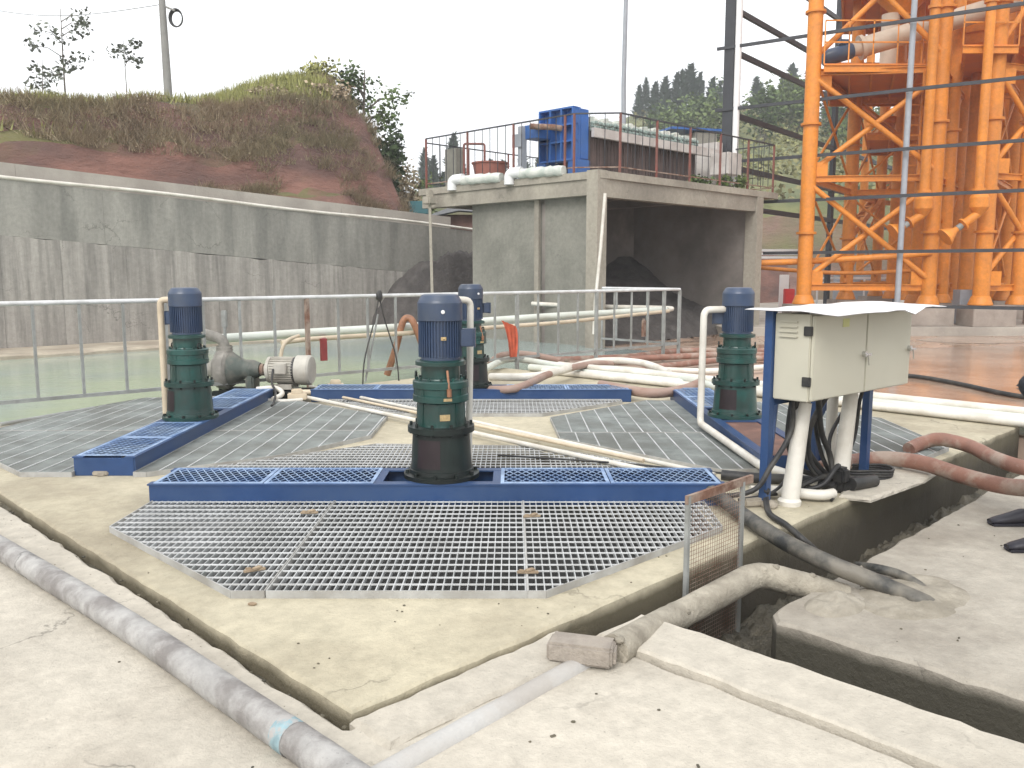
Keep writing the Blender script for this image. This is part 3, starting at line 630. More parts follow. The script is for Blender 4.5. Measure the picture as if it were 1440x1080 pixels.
for px, py, lab in ((418, 562, 'cement clamp block on the cream ducts, lower left one'), (472, 548, 'cement clamp block on the cream pipe before the back beam')):
    p = A(px, py, .03); m = M(); m.box(p + V((0, 0, .04)), (.22, .14, .08), .3, .012); m.box(p + V((0, 0, .10)), (.13, .10, .06), .3, .012)
    m.build('clamp_block', X['cream'], None, lab, 'clamp block')
X['duct'] = mat('chalky_white_duct', (.46, .45, .43), .75, .12, 6, .2, 40, col2=(.33, .30, .265), amt=.7, sc2=3)
# ------------------------------------------------------------ control cabinet
r = thing('cabinet_stand', 'blue steel stand with splayed white sleeves under the control cabinet', 'stand', (2.1, 5.95, 0))
du = V((1.02, .89, 0)).normalized(); dv = V((-du.y, du.x, 0)); ST = math.atan2(du.y, du.x)
LA = V((1.68, 5.58, 0)); LB = LA + du * 1.36
for p, top in ((LA, 1.30), (LB, 1.15), (LA + du * .98 + dv * .21, 1.1), (LA + du * 1.03 + dv * .36, 1.1)):
    m = M(); m.bx(0, 0, 0, 0, 0, 0); m = M(); m.box(p + V((0, 0, top / 2)), (.055, .055, top), ST); m.build('leg', X['blue'], r)
for a, b in ((LA + V((0, 0, .70)), LB + V((0, 0, .70))),):
    m = M(); m.bar(a, b, .04, .04); m.build('rail', X['blue'], r)
for a, b in ((LA + V((.03, .03, .30)), LA + du * .26 + dv * .1 + V((0, 0, .72))), (LA + du * 1.0 + dv * .25 + V((0, 0, .35)), LA + du * 1.28 + dv * .2 + V((0, 0, .72)))):
    m = M(); m.bar(a, b, .035, .035); m.build('brace', X['blue'], r)
for px0, py0, px1, py1, y0 in ((1110, 705, 1131, 566, 5.62), (1179, 690, 1197, 552, 6.0)):
    a = B(px0, py0, y0); a.z = .0; b = B(px1, py1, y0 + .05)
    m = M(); m.tube([a, a.lerp(b, .5), b], [.062, .056, .050], 14); m.lathe([(.075, 0), (.078, .03), (.06, .05)], a, 14); m.build('cable_sleeve', X['pvc'], r)
m = M(); p = LA + du * .93 + dv * .05; m.tube([p, p + V((.0, .0, .75))], .04, 12); m.build('cable_sleeve', X['pvc'], r)
r = thing('control_cabinet', 'cream two door control cabinet on blue legs, silver handles', 'cabinet', LA + V((0, 0, .73)))
def C(a, b, z): return LA + du * a + dv * b + V((0, 0, z))
L_, D_, z0, z1 = 1.36, .25, .73, 1.285
m = M(); c = C(L_ / 2, -D_ / 2 - .03, (z0 + z1) / 2); m.box(c, (L_, D_, z1 - z0), ST, .006); body = m.build('body', X['cabinet'], r)
rz = Matrix.Rotation(ST, 3, 'Z')
yf = -D_ - .03
for i, (a0, a1) in enumerate(((.012, .686), (.700, L_ - .008))):
    m = M(); m.box(C((a0 + a1) / 2, yf - .011, (z0 + z1) / 2), (a1 - a0, .020, z1 - z0 - .02), ST, .004); dr = m.build('door', X['cabinet'], r)
    h = (a1 - .035) if i == 0 else a1 - .03
    m = M(); m.cyl(C(h, yf - .02, 1.0), C(h, yf - .045, 1.0), .020, 14); m.box(C(h + .01, yf - .052, .995), (.085, .016, .018), ST, .004); m.bar(C(h - .005, yf - .058, 1.0), C(h + .012, yf - .06, .925), .007, .004); m.build('handle', X['chrome'], dr)
    if i == 0:
        m = M(); m.box(C(.40, yf - .0225, 1.22), (.085, .002, .055), ST); m.build('sticker', X['yellow'], dr)
m = M(); m.box(C(.693, yf - .004, (z0 + z1) / 2), (.012, .012, z1 - z0 - .03), ST); m.build('door_seal', X['rubber'], r)
for z in (.86, 1.18):
    m = M(); m.box(C(-.004, yf + .012, z), (.022, .055, .06), ST, .003); m.build('hinge', X['rubber'], r)
for k in range(4):
    m = M(); m.box(C(-.006, -.13, 1.235 - k * .032), (.014, .13, .010), ST, .003); m.build('vent_slit', X['cabinet'], r)
# bent roof sheet
m = M(); n = 40; vs = []
rs_ = random.Random(3)
for j in range(9):
    for i in range(n + 1):
        a = -.10 + (L_ + .17) * i / n; b = .14 - (D_ + .40) * j / 8
        z = 1.322 + .010 * mnoise.noise(V((i * .16, j * .3, 0))) - .02 * (j / 8) ** 3 - .035 * max(0, 1 - abs(i - 27) / 4) * (j / 8) ** 2 + .012 * max(0, 1 - abs(i - 34) / 5) * (j / 8) ** 2 - .018 * (1 - i / n)
        vs.append(C(a, b, z))
fs = [(j * (n + 1) + i, (j + 1) * (n + 1) + i, (j + 1) * (n + 1) + i + 1, j * (n + 1) + i + 1) for j in range(8) for i in range(n)]
m.add(vs, fs); m.add([v + V((0, 0, .003)) for v in vs], [f[::-1] for f in fs])
m.build('rain_sheet', X['whitesheet'], None, 'buckled white metal sheet laid over the control cabinet', 'roof sheet')
m = M(); m.box(C(.2, yf - .02, 1.292), (.34, .10, .008), ST); m.box(C(1.28, yf - .02, 1.292), (.2, .10, .008), ST); m.build('wood_strip', X['plainwhite'], None, 'pale strips wedged between the cabinet and its rain sheet', 'strip')
# dark cables tangled under the cabinet
cab = [
 ([C(.12, -.1, .74), C(.16, -.08, .50), C(-.02, -.05, .28), C(-.12, .02, .12), C(-.30, .25, .06)], .018),
 ([C(.16, -.1, .74), C(.30, -.05, .55), C(.52, .02, .35), C(.70, .0, .16), C(.80, -.08, .06), C(.86, -.2, .03)], .017),
 ([C(.18, -.1, .74), C(.34, -.06, .50), C(.48, -.02, .24), C(.60, -.05, .10)], .012),
 ([C(.45, -.1, .74), C(.55, -.05, .60), C(.50, .0, .40), C(.46, .05, .10), C(.40, .0, .03)], .012),
 ([C(.62, -.12, .74), C(.56, -.08, .66), C(.50, -.02, .45), C(.58, .0, .2), C(.70, -.1, .05)], .020),
 ([C(.30, -.1, .74), C(.40, .0, .48), C(.30, .0, .2), C(.10, .0, .08), C(-.15, .1, .05)], .011),
 ([C(1.12, -.1, .74), C(1.20, -.02, .60), C(1.22, .02, .30), C(1.05, .02, .12), C(.95, .0, .07)], .015),
 ([C(.95, -.08, .30), C(.80, -.1, .12), C(.66, -.14, .05), C(.50, -.22, .03), C(.42, -.25, .02)], .013),
 ([C(.45, -.1, .74), C(.60, -.05, .45), C(.74, -.05, .25), C(.72, -.10, .08)], .022),
 ([C(.22, -.05, .74), C(.26, .0, .42), C(.44, .02, .20), C(.62, .0, .12), C(.74, -.1, .10)], .020),
 ([C(.68, -.05, .74), C(.62, .0, .52), C(.72, .02, .30), C(.80, -.02, .12), C(.90, -.1, .04)], .016),
 ([C(1.0, -.1, .74), C(.90, -.05, .55), C(.82, .0, .35), C(.76, -.06, .14)], .014),
 ([C(.78, -.1, .16), C(.64, -.16, .20), C(.52, -.12, .08), C(.38, .0, .04), C(.1, .1, .04)], .018),
 ([C(.80, -.12, .12), C(.92, -.06, .22), C(1.04, -.02, .10), C(1.2, .02, .04)], .014),
 ([C(.30, -.02, .06), C(.50, -.05, .10), C(.66, -.1, .12), C(.82, -.16, .09)], .020)]
for i, (pts, rr) in enumerate(cab):
    m = M(); m.tube(smooth(pts, 7), rr, 8); m.build('power_cable', X['rubber'], None, 'black power cable hanging in the tangle under the control cabinet', 'cable', 'black cables under the cabinet')
for k in range(4):
    m = M(); c = C(1.22, -.02, .025 + k * .018); rr = .20 - .012 * k
    m.tube([c + V((cos(t) * rr * 1.25 + .02 * k, sin(t) * rr * .8, .006 * sin(3 * t))) for t in [i * 2 * pi / 40 for i in range(41)]], .010, 7)
    m.build('coiled_cable', X['rubber'], None, 'loop of black cable coiled on the slab at the right cabinet leg', 'cable', 'cable loops at the right cabinet leg')
m = M(); m.box(C(.78, -.14, .05), (.20, .12, .10), ST, .02); m.box(C(.70, -.16, .13), (.10, .10, .12), ST, .02); m.cyl(C(.74, -.22, .07), C(1.0, -.26, .06), .045, 12)
m.build('cable_junction', X['rubber'], None, 'black lump of taped cable joints on the slab under the cabinet', 'cable joint')
def hose(name, mt, pts, r, label, cat, group=None, k=8, n=12, jit=0.0):
    m = M(); m.tube(smooth(pts, k), r, n, jit=jit); return m.build(name, X[mt], None, label, cat, group)
# heavy hoses
hose('black_hose', 'muddyrubber', [A(1000, 690, .10), A(1045, 724, .06), A(1100, 760, .05), A(1165, 792, .02), A(1215, 812, -.03), A(1258, 830, -.065), A(1295, 846, -.09), A(1310, 853, -.13)], .047, 'thick black hose crossing the trench from the slab to the right pad', 'hose')
hose('black_hose', 'muddyrubber', [A(1205, 796, -.16), A(1235, 800, -.06), A(1265, 808, -.07), A(1290, 822, -.085), A(1304, 834, -.12)], .026, 'short thin black hose end on the mud beside the thick hose', 'hose')
hose('power_cable', 'rubber', [C(-.02, -.03, .12), A(1077, 700, .06), A(1082, 722, .03), A(1105, 738, .022), A(1127, 757, .02), A(1150, 778, -.10), A(1165, 800, -.30)], .020, 'black cable bending off the front blue cabinet leg into the trench', 'cable')
hose('black_pipe', 'rubber', [A(1015, 668, .06), A(1060, 672, .06), A(1130, 676, .06), A(1175, 684, .05)], .040, 'black pipe lying behind the front cabinet leg', 'pipe')
hose('white_pipe', 'pvc', [A(1055, 690, .05), A(1090, 690, .05), A(1150, 696, .05), A(1172, 694, .05)], .036, 'short white pipe lying beside the front cabinet leg', 'pipe')
hose('red_brown_hose', 'hose', [A(1150, 660, .08), A(1205, 648, .08), A(1250, 645, .09), A(1300, 652, .10), B(1350, 668, 6.15), B(1410, 683, 5.85), B(1480, 692, 5.6), A(1560, 720, -.04), A(1700, 740, -.04), A(1900, 730, -.04)], .060, 'red brown hose arching over the trench, nearer of the two', 'hose', 'red brown hoses crossing the trench')
hose('red_brown_hose', 'hose', [A(1278, 632, .06), A(1300, 622, .10), A(1325, 618, .14), B(1365, 628, 7.0), B(1400, 645, 6.6), B(1450, 660, 6.3), A(1540, 672, -.03), A(1700, 680, -.03), A(1900, 665, -.03)], .058, 'faded red hose arching over the trench, farther of the two', 'hose', 'red brown hoses crossing the trench')
hose('black_cable', 'rubber', [A(1262, 527, -.1), A(1300, 531, -.1), A(1350, 540, -.1), A(1420, 555, -.1), A(1500, 566, -.1)], .034, 'black cable snaking over the wet orange yard', 'cable')
hose('black_cable', 'rubber', [A(1290, 576, -.1), A(1320, 572, -.06), A(1350, 575, -.08), A(1380, 584, -.1)], .03, 'short black cable arched beside the white pipe row', 'cable')
hose('black_cable', 'rubber', [A(700, 640, .06), A(880, 652, .06), A(1000, 664, .06), A(1090, 668, .06)], .008, 'thin black cable lying over the right grating', 'cable')


# row of white pipes along the far side of the tank and the heap at its end
rp = random.Random(8); d = V((Q, -Q, 0))
pipes = [(9.60, 8.9, 1.4, .048, 'pvc', .05), (9.74, 9.3, -.6, .055, 'pvcgreen', .06), (9.90, 9.2, .2, .06, 'pvcgreen', -.07), (10.05, 9.0, -.4, .06, 'pvc', -.07), (10.20, 8.6, 1.0, .055, 'pvcgreen', -.08), (9.82, 8.8, 2.0, .05, 'pvc', .13), (9.97, 8.5, 3.2, .055, 'pvcgreen', .10), (10.34, 8.9, 3.0, .05, 'pvc', -.08)]
for i, (u, va, vb, rr, mt, z) in enumerate(pipes):
    pts = [UV(u + rp.uniform(-.05, .05), va, z), UV(u + rp.uniform(-.04, .04), va * .6 + vb * .4, z + .01), UV(u, vb, z)]
    m = M(); m.tube(smooth(pts, 6), rr, 12)
    if i in (1, 2, 4):
        for w in (.93, .955):
            p = pts[1].lerp(pts[2], w); q = p + (pts[2] - pts[1]).normalized() * .10; m.cyl(p, q, rr * 1.15, 12)
    m.build('white_pipe', X[mt], None, 'long pale plastic pipe in the row along the far side of the tank', 'pipe', 'pale pipes along the far side of the tank')
heap = [
 ([(680, 520), (720, 505), (800, 516), (880, 520), (950, 530), (1010, 545)], .05, 'pvcgreen', 'pale hose draped along the top of the pipe heap'),
 ([(690, 530), (760, 528), (840, 508), (900, 510), (940, 524)], .055, 'pvc', 'white hose curving over the pipe heap towards the camera cabinet'),
 ([(688, 548), (730, 545), (775, 525), (830, 512), (860, 512)], .05, 'pinkhose', 'faded pink hose looped at the left end of the pipe heap'),
 ([(690, 510), (705, 500), (740, 498), (790, 508)], .055, 'pinkhose', 'faded brown hose arched behind the back agitator'),
 ([(845, 541), (880, 548), (920, 553), (960, 548), (985, 538)], .06, 'pinkhose', 'pinkish hose sagging before the right grating'),
 ([(880, 532), (900, 524), (912, 518), (960, 512), (1015, 506), (1080, 503)], .055, 'hose', 'red brown hose joined to a coupling beside the pipe heap'),
 ([(800, 512), (900, 504), (1000, 499), (1090, 492)], .06, 'hose', 'red brown hose running from the pipe heap across the wet yard'),
 ([(780, 506), (880, 502), (950, 494), (1000, 493), (1080, 500)], .06, 'hose', 'farthest red brown hose on the wet yard by the railing'),
 ([(930, 520), (1000, 522), (1080, 516)], .05, 'pvc', 'pale hose lying on the yard beside the red brown hoses')]
for i, (pts, rr, mt, lab) in enumerate(heap):
    zz = .12 if i < 5 else -.04
    P = [A(x, y, zz + (.05 if i in (1, 2, 3) and 0 < k < len(pts) - 1 else 0)) for k, (x, y) in enumerate(pts)]
    hose('loose_hose', mt, P, rr, lab, 'hose', 'hoses of the pipe heap', 6, 10)
# ------------------------------------------------------------ foreground pipes, brick, guard
pts = [A(-60, 738, .014), A(0, 770, .014), A(180, 880, .012), A(330, 982, .010), A(480, 1086, .010), A(560, 1146, .01)]
pts[0] = pts[1] + (pts[1] - pts[2]).normalized() * 7
m = M(); m.tube(smooth(pts, 8), .060, 20, jit=.02, seed=2); r = m.build('ground_pipe', X['greypipe'], None, 'long dusty grey pipe lying on the paving along the tank', 'pipe')
m = M(); p = A(408, 1012, .0); a = (pts[3] - pts[2]).normalized()
c = pts[3].lerp(pts[4], .50)
m.tube([c, c + a * .07], .0612, 20, cap=False); 
X['bluepaint'] = mat('blue_paint_smear', (.23, .33, .36), .8, .2, 20, .1, 40, col2=(.36, .345, .33), amt=1, sc2=16, ramp=(.47, .56))
m.build('paint_smear', X['bluepaint'], r)
m = M(); p0, p1 = A(505, 1114, -.055), A(832, 930, -.055); m.tube(smooth([p0, p0.lerp(p1, .5), p1], 4), .05, 16); m.build('ground_pipe', X['duct'], None, 'white pipe sunk in the paving, running to the cement block', 'pipe')
cl = slab([(1.62, 2.20), (2.72, 2.20), (2.72, 2.435), (1.62, 2.435)], -.3, -.022, .06, .010, worn=.02, seed=21); cl.build('cement_fillet', X['paving'], kind='structure', uv=True)
p = A(818, 925, -.02); m = M(); m.box(p + V((0, 0, .035)), (.27, .13, .085), -.28, .012); m.box(p + V((.11, -.04, .035)), (.055, .10, .078), -.2, .014)
m.build('cement_block', X['brick'], None, 'rough cement block resting on the white pipe end', 'block')
p0, p1, p2, p3 = A(862, 915, .0), B(955, 865, 3.98), B(1066, 806, 4.40), B(1190, 838, 4.33)
m = M(); path = elbow([p0, p1, p2, p2.lerp(p3, .5), p3 + V((0, 0, -.01))], .14, 6); m.tube(path, .068, 20, jit=.035, seed=5)
r = m.build('mud_caked_pipe', X['mudpipe'], None, 'thick mud caked pipe with an elbow bridging the trench', 'pipe')
for k in range(26):
    t = rp.random(); i = int(t * (len(path) - 1)); p = path[i]; a = rp.uniform(.4, 2.7)
    m2 = M(); m2.ico(p + V((cos(a) * .05, -.02 * rp.random(), sin(a) * .062)), (.022, .026, .014), 2, .5, k)
    if k < 8: m2.build('mud_lump', X['mudpipe'], r)
r = thing('wire_guard', 'rusty framed wire mesh guard standing in the trench at the slab edge', 'mesh guard', (1.07, 4.47, -.5))
ga, gb_ = V((.895, 4.26, 0)), V((1.275, 4.645, 0)); gd = (gb_ - ga)
for p, t in ((ga, .42), (gb_, .40)):
    m = M(); m.box(p + V((0, 0, (t - .48) / 2)), (.022, .022, t + .48), pi / 4); m.build('post', X['galvold'], r)
m = M(); m.bar(ga + V((-.01, -.01, .40)), gb_ + gd.normalized() * .10 + V((0, 0, .40)), .02, .045); m.build('top_bar', X['rust'], r)
m = M(); k = 34
k = 24
for i in range(1, k):
    p = ga + gd * i / k; m.bar(p + V((0, 0, -.46)), p + V((0, 0, .385)), .0016, .0016)
for i in range(1, 38):
    z = -.46 + .845 * i / 38; m.bar(ga + V((0, 0, z)), gb_ + V((0, 0, z)), .0016, .0016)
m.build('wire_mesh', X['rust'], r)
# small litter on the gratings
for px, py, lab, rz in ((435, 722, 'splinter of wood on the left seam of the front grating, by the beam', .1), (748, 727, 'brown wood chip on the right seam of the front grating, by the beam', .2), (358, 803, 'square wood scrap on the left seam near the grating edge', .5), (742, 806, 'wood scrap on the right seam near the grating edge', .0)):
    p = A(px, py, GZ + .004); m = M(); m.box(p + V((0, 0, .006)), (.11, .022, .012), rz, .003); m.box(p + V((.012, .006, .016)), (.05, .03, .010), rz + .6, .003); m.box(p + V((-.03, -.004, .014)), (.03, .014, .012), rz - .4, .003)
    m.build('wood_scrap', X['wood'], None, lab, 'wood scrap', 'wood scraps on the front grating')
p = A(142, 669, .0); m = M(); m.box(p + V((0, 0, .02)), (.12, .035, .035), .05, .008); m.box(p + V((.01, -.02, .012)), (.06, .03, .024), .4, .006); m.build('rubble_piece', X['stone'], None, 'small lump of rubble at the end of the left blue beam', 'rubble')
p = A(355, 851, .0); m = M(); m.ico(p + V((0, 0, .006)), (.022, .012, .01), 2, .3, 4); m.build('pebble', X['wood'], None, 'brown pebble at the front edge of the grating', 'pebble')
p = A(545, 712-12, .0); m = M(); p = A(1075, 712, .0); m.box(p + V((-.06, .02, .03)), (.20, .11, .06), .2, .015); m.ico(p + V((.02, -.03, .02)), (.06, .05, .03), 2, .4, 3); m.build('mortar_lump', X['stone'], None, 'crumbled mortar lump at the foot of the front cabinet leg', 'mortar lump')
# broken mortar screed under the right cabinet leg
sc_pts = [A(1180, 700, .0), A(1225, 705, .0), A(1300, 678, .0), A(1335, 655, .0), A(1290, 640, .0), A(1235, 660, .0), A(1190, 680, .0)]
slab([(p.x, p.y) for p in sc_pts], -.01, .022, .05, .015, worn=.02, seed=33).build('screed_patch', X['paving'], kind='structure')
# ------------------------------------------------------------ slurry pump by the railing
ax = V((1, -.10, 0)).normalized(); ay = V((.10, 1, 0)).normalized(); PC = V((-3.2, 10.75, 0))
PR = Matrix((ax, ay, V((0, 0, 1)))).transposed(); ROTX = PR @ Matrix.Rotation(pi / 2, 3, 'Y')
def PP(a, b, z): return PC + ax * a + ay * b + V((0, 0, z))
r = thing('slurry_pump', 'dusty grey slurry pump with horizontal motor beside the pond railing', 'pump', PC)
m = M(); m.box(PP(.15, .0, .05), (1.3, .08, .08), math.atan2(ax.y, ax.x)); m.box(PP(.15, -.2, .04), (1.3, .07, .08), math.atan2(ax.y, ax.x)); m.box(PP(.15, .2, .04), (1.3, .07, .08), math.atan2(ax.y, ax.x)); m.build('base_frame', X['black'], r)
m = M(); m.lathe([(.0, -.10), (.10, -.10), (.11, -.06), (.13, -.055), (.14, -.02), (.20, .0), (.245, .03), (.26, .08), (.25, .15), (.20, .19), (.0, .19)], PP(-.52, 0, .33), 32, rot=ROTX); vol = m.build('volute', X['pumpgrey'], r)
m = M(); m.lathe([(.0, -.22), (.10, -.22), (.10, -.19), (.07, -.188), (.07, -.08)], PP(-.52, 0, .33), 24, rot=ROTX); m.build('suction_flange', X['pumpgrey'], vol)
m = M(); m.lathe([(.22, .19), (.20, .22), (.15, .30), (.12, .36), (.125, .46), (.11, .50), (.085, .56), (.0, .56)], PP(-.52, 0, .33), 28, rot=ROTX); m.box(PP(-.07, 0, .16), (.10, .30, .20), 0, .02); m.build('bearing_housing', X['pumpgreen'], r)
m = M(); m.cyl(PP(.02, 0, .33), PP(.13, 0, .33), .06, 16); m.lathe([(.075, 0), (.075, .04)], PP(.05, 0, .33), 16, rot=ROTX); m.build('coupling', X['rust'], r)
m = M(); m.lathe([(0, .0), (.10, .0), (.13, .03), (.165, .035), (.165, .07), (.150, .075), (.150, .40), (0, .40)], PP(.12, 0, .33), 32, rot=ROTX)
for i in range(30):
    a = i * 2 * pi / 30; m.bar(PP(.20, cos(a) * .155, .33 + sin(a) * .155), PP(.50, cos(a) * .155, .33 + sin(a) * .155), .006, .022, ay * cos(a) + V((0, 0, sin(a))))
m.box(PP(.35, -.12, .13), (.26, .06, .06)); m.box(PP(.35, .12, .13), (.26, .06, .06)); mo = m.build('motor_body', X['motorgrey'], r)
m = M(); m.lathe([(.150, .0), (.185, .004), (.188, .16), (.17, .185), (.0, .19)], PP(.52, 0, .33), 32, rot=ROTX); m.build('fan_cowl', X['motorgrey'], mo)
m = M(); m.lathe([(.165, 0), (.165, .03)], PP(.485, 0, .33), 32, rot=ROTX); m.build('cowl_gap', X['rubber'], mo)
m = M(); m.box(PP(.36, -.17, .36), (.16, .06, .13), math.atan2(ax.y, ax.x), .01); m.build('terminal_box', X['motorgrey'], mo)
m = M(); m.tube(elbow([PP(-.42, .0, .50), PP(-.42, 0, .70), PP(-.62, 0, .76), PP(-.95, .15, .82), PP(-.99, .3, .82)], .10), .065, 14); m.lathe([(.10, 0), (.10, .03)], PP(-.42, 0, .56), 20); m.lathe([(.10, 0), (.10, .03)], PP(-.42, 0, .595), 20); m.build('discharge_pipe', X['pumpgrey'], r)
hose('power_cable', 'rubber', [PP(.28, -.2, .36), PP(.30, -.3, .2), PP(.42, -.5, .12), PP(.55, -.9, .06), PP(.60, -1.1, .05)], .014, 'dusty cable from the grey pump motor to the cream ducts', 'cable')
hose('power_cable', 'pvc', [PP(.10, -.28, .12), PP(.34, -.30, .14), PP(.5, -.5, .10), PP(.46, -.7, .06)], .03, 'pale flexible conduit bent at the foot of the pump motor', 'conduit')
hose('grey_bar', 'galvold', [A(0, 597, .03), A(70, 585, .03), A(132, 574, .03)], .022, 'grey bar lying along the pond edge behind the left grating', 'bar')
# loose white pipe pieces behind pump
hose('white_pipe', 'pvc', [A(378, 563, .04), A(400, 564, .04), A(425, 562, .04)], .022, 'short white pipe stub beside the clamp block', 'pipe')
# ------------------------------------------------------------ pond railing
r = thing('pond_railing', 'pale steel railing between the tank and the pond', 'railing', (-1, 12.8, 0))
RA, RB = V((-6.2, 8.35, 0)), V((3.22, 16.6, 0)); rd = (RB - RA).normalized(); RL = (RB - RA).length
RC = RB + V((-1.35, 1.30, 0))
for a, b in ((RA, RB), (RB, RC)):
    m = M(); m.tube([a + V((0, 0, 1.215)), b + V((0, 0, 1.215))], .027, 10); m.build('top_rail', X['galv'], r)
    m = M(); m.bar(a + V((0, 0, .17)), b + V((0, 0, .17)), .035, .04); m.build('bottom_rail', X['galvold'], r)
n = int(RL / .46)
for i in range(n + 1):
    p = RA + rd * (RL * i / n); big = i % 4 == 2 or i == n; zb = -.13 if p.x > -.6 and big else (0 if big else .17)
    m = M(); w = .05 if big else .028
    m.box(p + V((0, 0, (1.20 + zb) / 2)), (w, w, 1.20 - zb), pi / 4); m.build('post' if big else 'baluster', X['galvold' if (i * 7) % 5 else 'rust'] if big else X['galvold'], r)
for i in range(1, 6):
    p = RB.lerp(RC, i / 5); big = i == 5; zb = -.13 if big else .17
    m = M(); m.box(p + V((0, 0, (1.20 + zb) / 2)), (.03, .03, 1.20 - zb), pi / 4); m.build('post' if big else 'baluster', X['galvold'], r)
rn = V((-rd.y, rd.x, 0))
def RP(t, off, z): return RA + rd * (RL * t) + rn * off + V((0, 0, z))
def along(px, off, z):                         # point on the line parallel to the railing that stands at column px
    k = (px - 720) / F; a = RA + rn * off
    t = (k * a.y - a.x) / (rd.x - k * rd.y); p = a + rd * t; return V((p.x, p.y, z))
hose('pond_pipe', 'pvcgreen', [along(265, .55, .68), along(420, .55, .70), along(600, .55, .72), along(760, .55, .77), along(935, .55, .80)], .060, 'thick white pipe carried along the far side of the pond railing', 'pipe')
hose('pond_pipe', 'cream', [along(395, .35, .60), along(440, .35, .63), along(600, .35, .64), along(735, .35, .66), along(800, .35, .68), along(940, .4, .78)], .034, 'thin cream pipe running below the thick pipe at the railing', 'pipe')
hose('pond_pipe', 'pvc', [along(938, .6, .80), along(935, .8, .81), B(840, 431, 19.6), B(748, 427, 20.4)], .05, 'white pipe doubling back from the railing end to the grey wall', 'pipe')
for px, lab in ((455, 'red painted pipe bracket on the railing beside the pump motor'), (905, 'rusty orange bracket at the far end of the railing pipes')):
    m = M(); p = along(px, .1, .62); m.bar(p, along(px, .6, .62), .05, .05); m.box(p + V((0, -.03, -.12)), (.09, .04, .30), pi / 4); m.build('pipe_bracket', X['redpaint' if px < 500 else 'rust'], None, lab, 'bracket')
m = M(); p = along(715, -.06, .72); n_ = 10; vs = []
for j in range(9):
    for i in range(n_ + 1):
        a = (i / n_ - .5); w = .30 - .022 * j; vs.append(p + rd * (a * w + .10 * (j / 8) ** .5) + rn * (-.03 * sin(i * 1.9 + j * .3)) + V((0, 0, .02 - .068 * j - .10 * a * (1 - j / 8))))
m.add(vs, [(j * (n_ + 1) + i, j * (n_ + 1) + i + 1, (j + 1) * (n_ + 1) + i + 1, (j + 1) * (n_ + 1) + i) for j in range(8) for i in range(n_)], True)
m.build('red_rag', X['redcloth'], None, 'orange red rag tied to the railing behind the back agitator', 'rag')
hose('bent_hose', 'copper', [along(543, .6, .0), along(556, .5, .40), along(566, .45, .78), along(574, .4, .86), along(583, .3, .76), along(598, .2, .30), along(604, .15, .05)], .052, 'rusty orange hose bent over the pipes beside the front agitator', 'hose', None, 8, 12)
for k, (a, b) in enumerate(((522, 512), (540, 556))):
    hose('hanging_wire', 'rubber', [along(534, -.04, 1.22), along(534 + (b - 534) * .3, -.05, .9), along(b, -.08, .35), along(b + (4 if k else -4), -.1, -.05)], .010, 'thin black wire hanging down from the railing over the pond', 'wire', 'wires tied to the railing')
m = M(); p = along(534, -.03, 1.21); m.ico(p, (.05, .05, .08), 2, .4, 3); m.build('wire_knot', X['rubber'], None, 'knot of black wire tied round the railing top', 'wire knot')
m = M(); p = along(512, .0, .02); m.bar(p, along(532, .1, .95), .02, .02); m.build('leaning_bar', X['galvold'], None, 'thin grey bar leaning on the railing under the wire knot', 'bar')
m = M(); p = along(316, .35, .0); m.box(p + V((0, 0, .95)), (.07, .05, .22), 0, .01); m.tube([p, p + V((0, 0, .85))], .022, 8); m.build('post_marker', X['galvold'], None, 'short standpipe behind the railing, left of the grey pump', 'standpipe')
hose('vent_hose', 'cream', [along(392, .3, .1), along(394, .3, .45), along(402, .3, .62), along(420, .4, .68)], .025, 'thin bent pipe rising from the pond behind the pump motor', 'pipe')

# mud squeezed out on the right pad where the hose and the pipe end
def mudpat(c, ru, rv, h, seed):
    c = toUV(c); return heightfield(c.x - ru, c.x + ru, c.y - rv, c.y + rv, 50, 40, lambda u, v: -.112 + h * max(0, 1 - ((u - c.x) / ru) ** 2 - ((v - c.y) / rv) ** 2) ** .8 * (1 + .6 * fb(u + seed, v, 7)))
X['padmud'] = mat('grey_pad_mud', (.36, .325, .265), .8, .2, 5, .4, 30, col2=(.22, .195, .15), amt=.8, sc2=4)
mudpat(A(1285, 838, -.1), .42, .26, .045, 1).build('pad_mud', X['padmud'], kind='structure', uv=True)
mudpat(A(1175, 850, -.1), .22, .14, .05, 5).build('pad_mud', X['padmud'], kind='structure', uv=True)
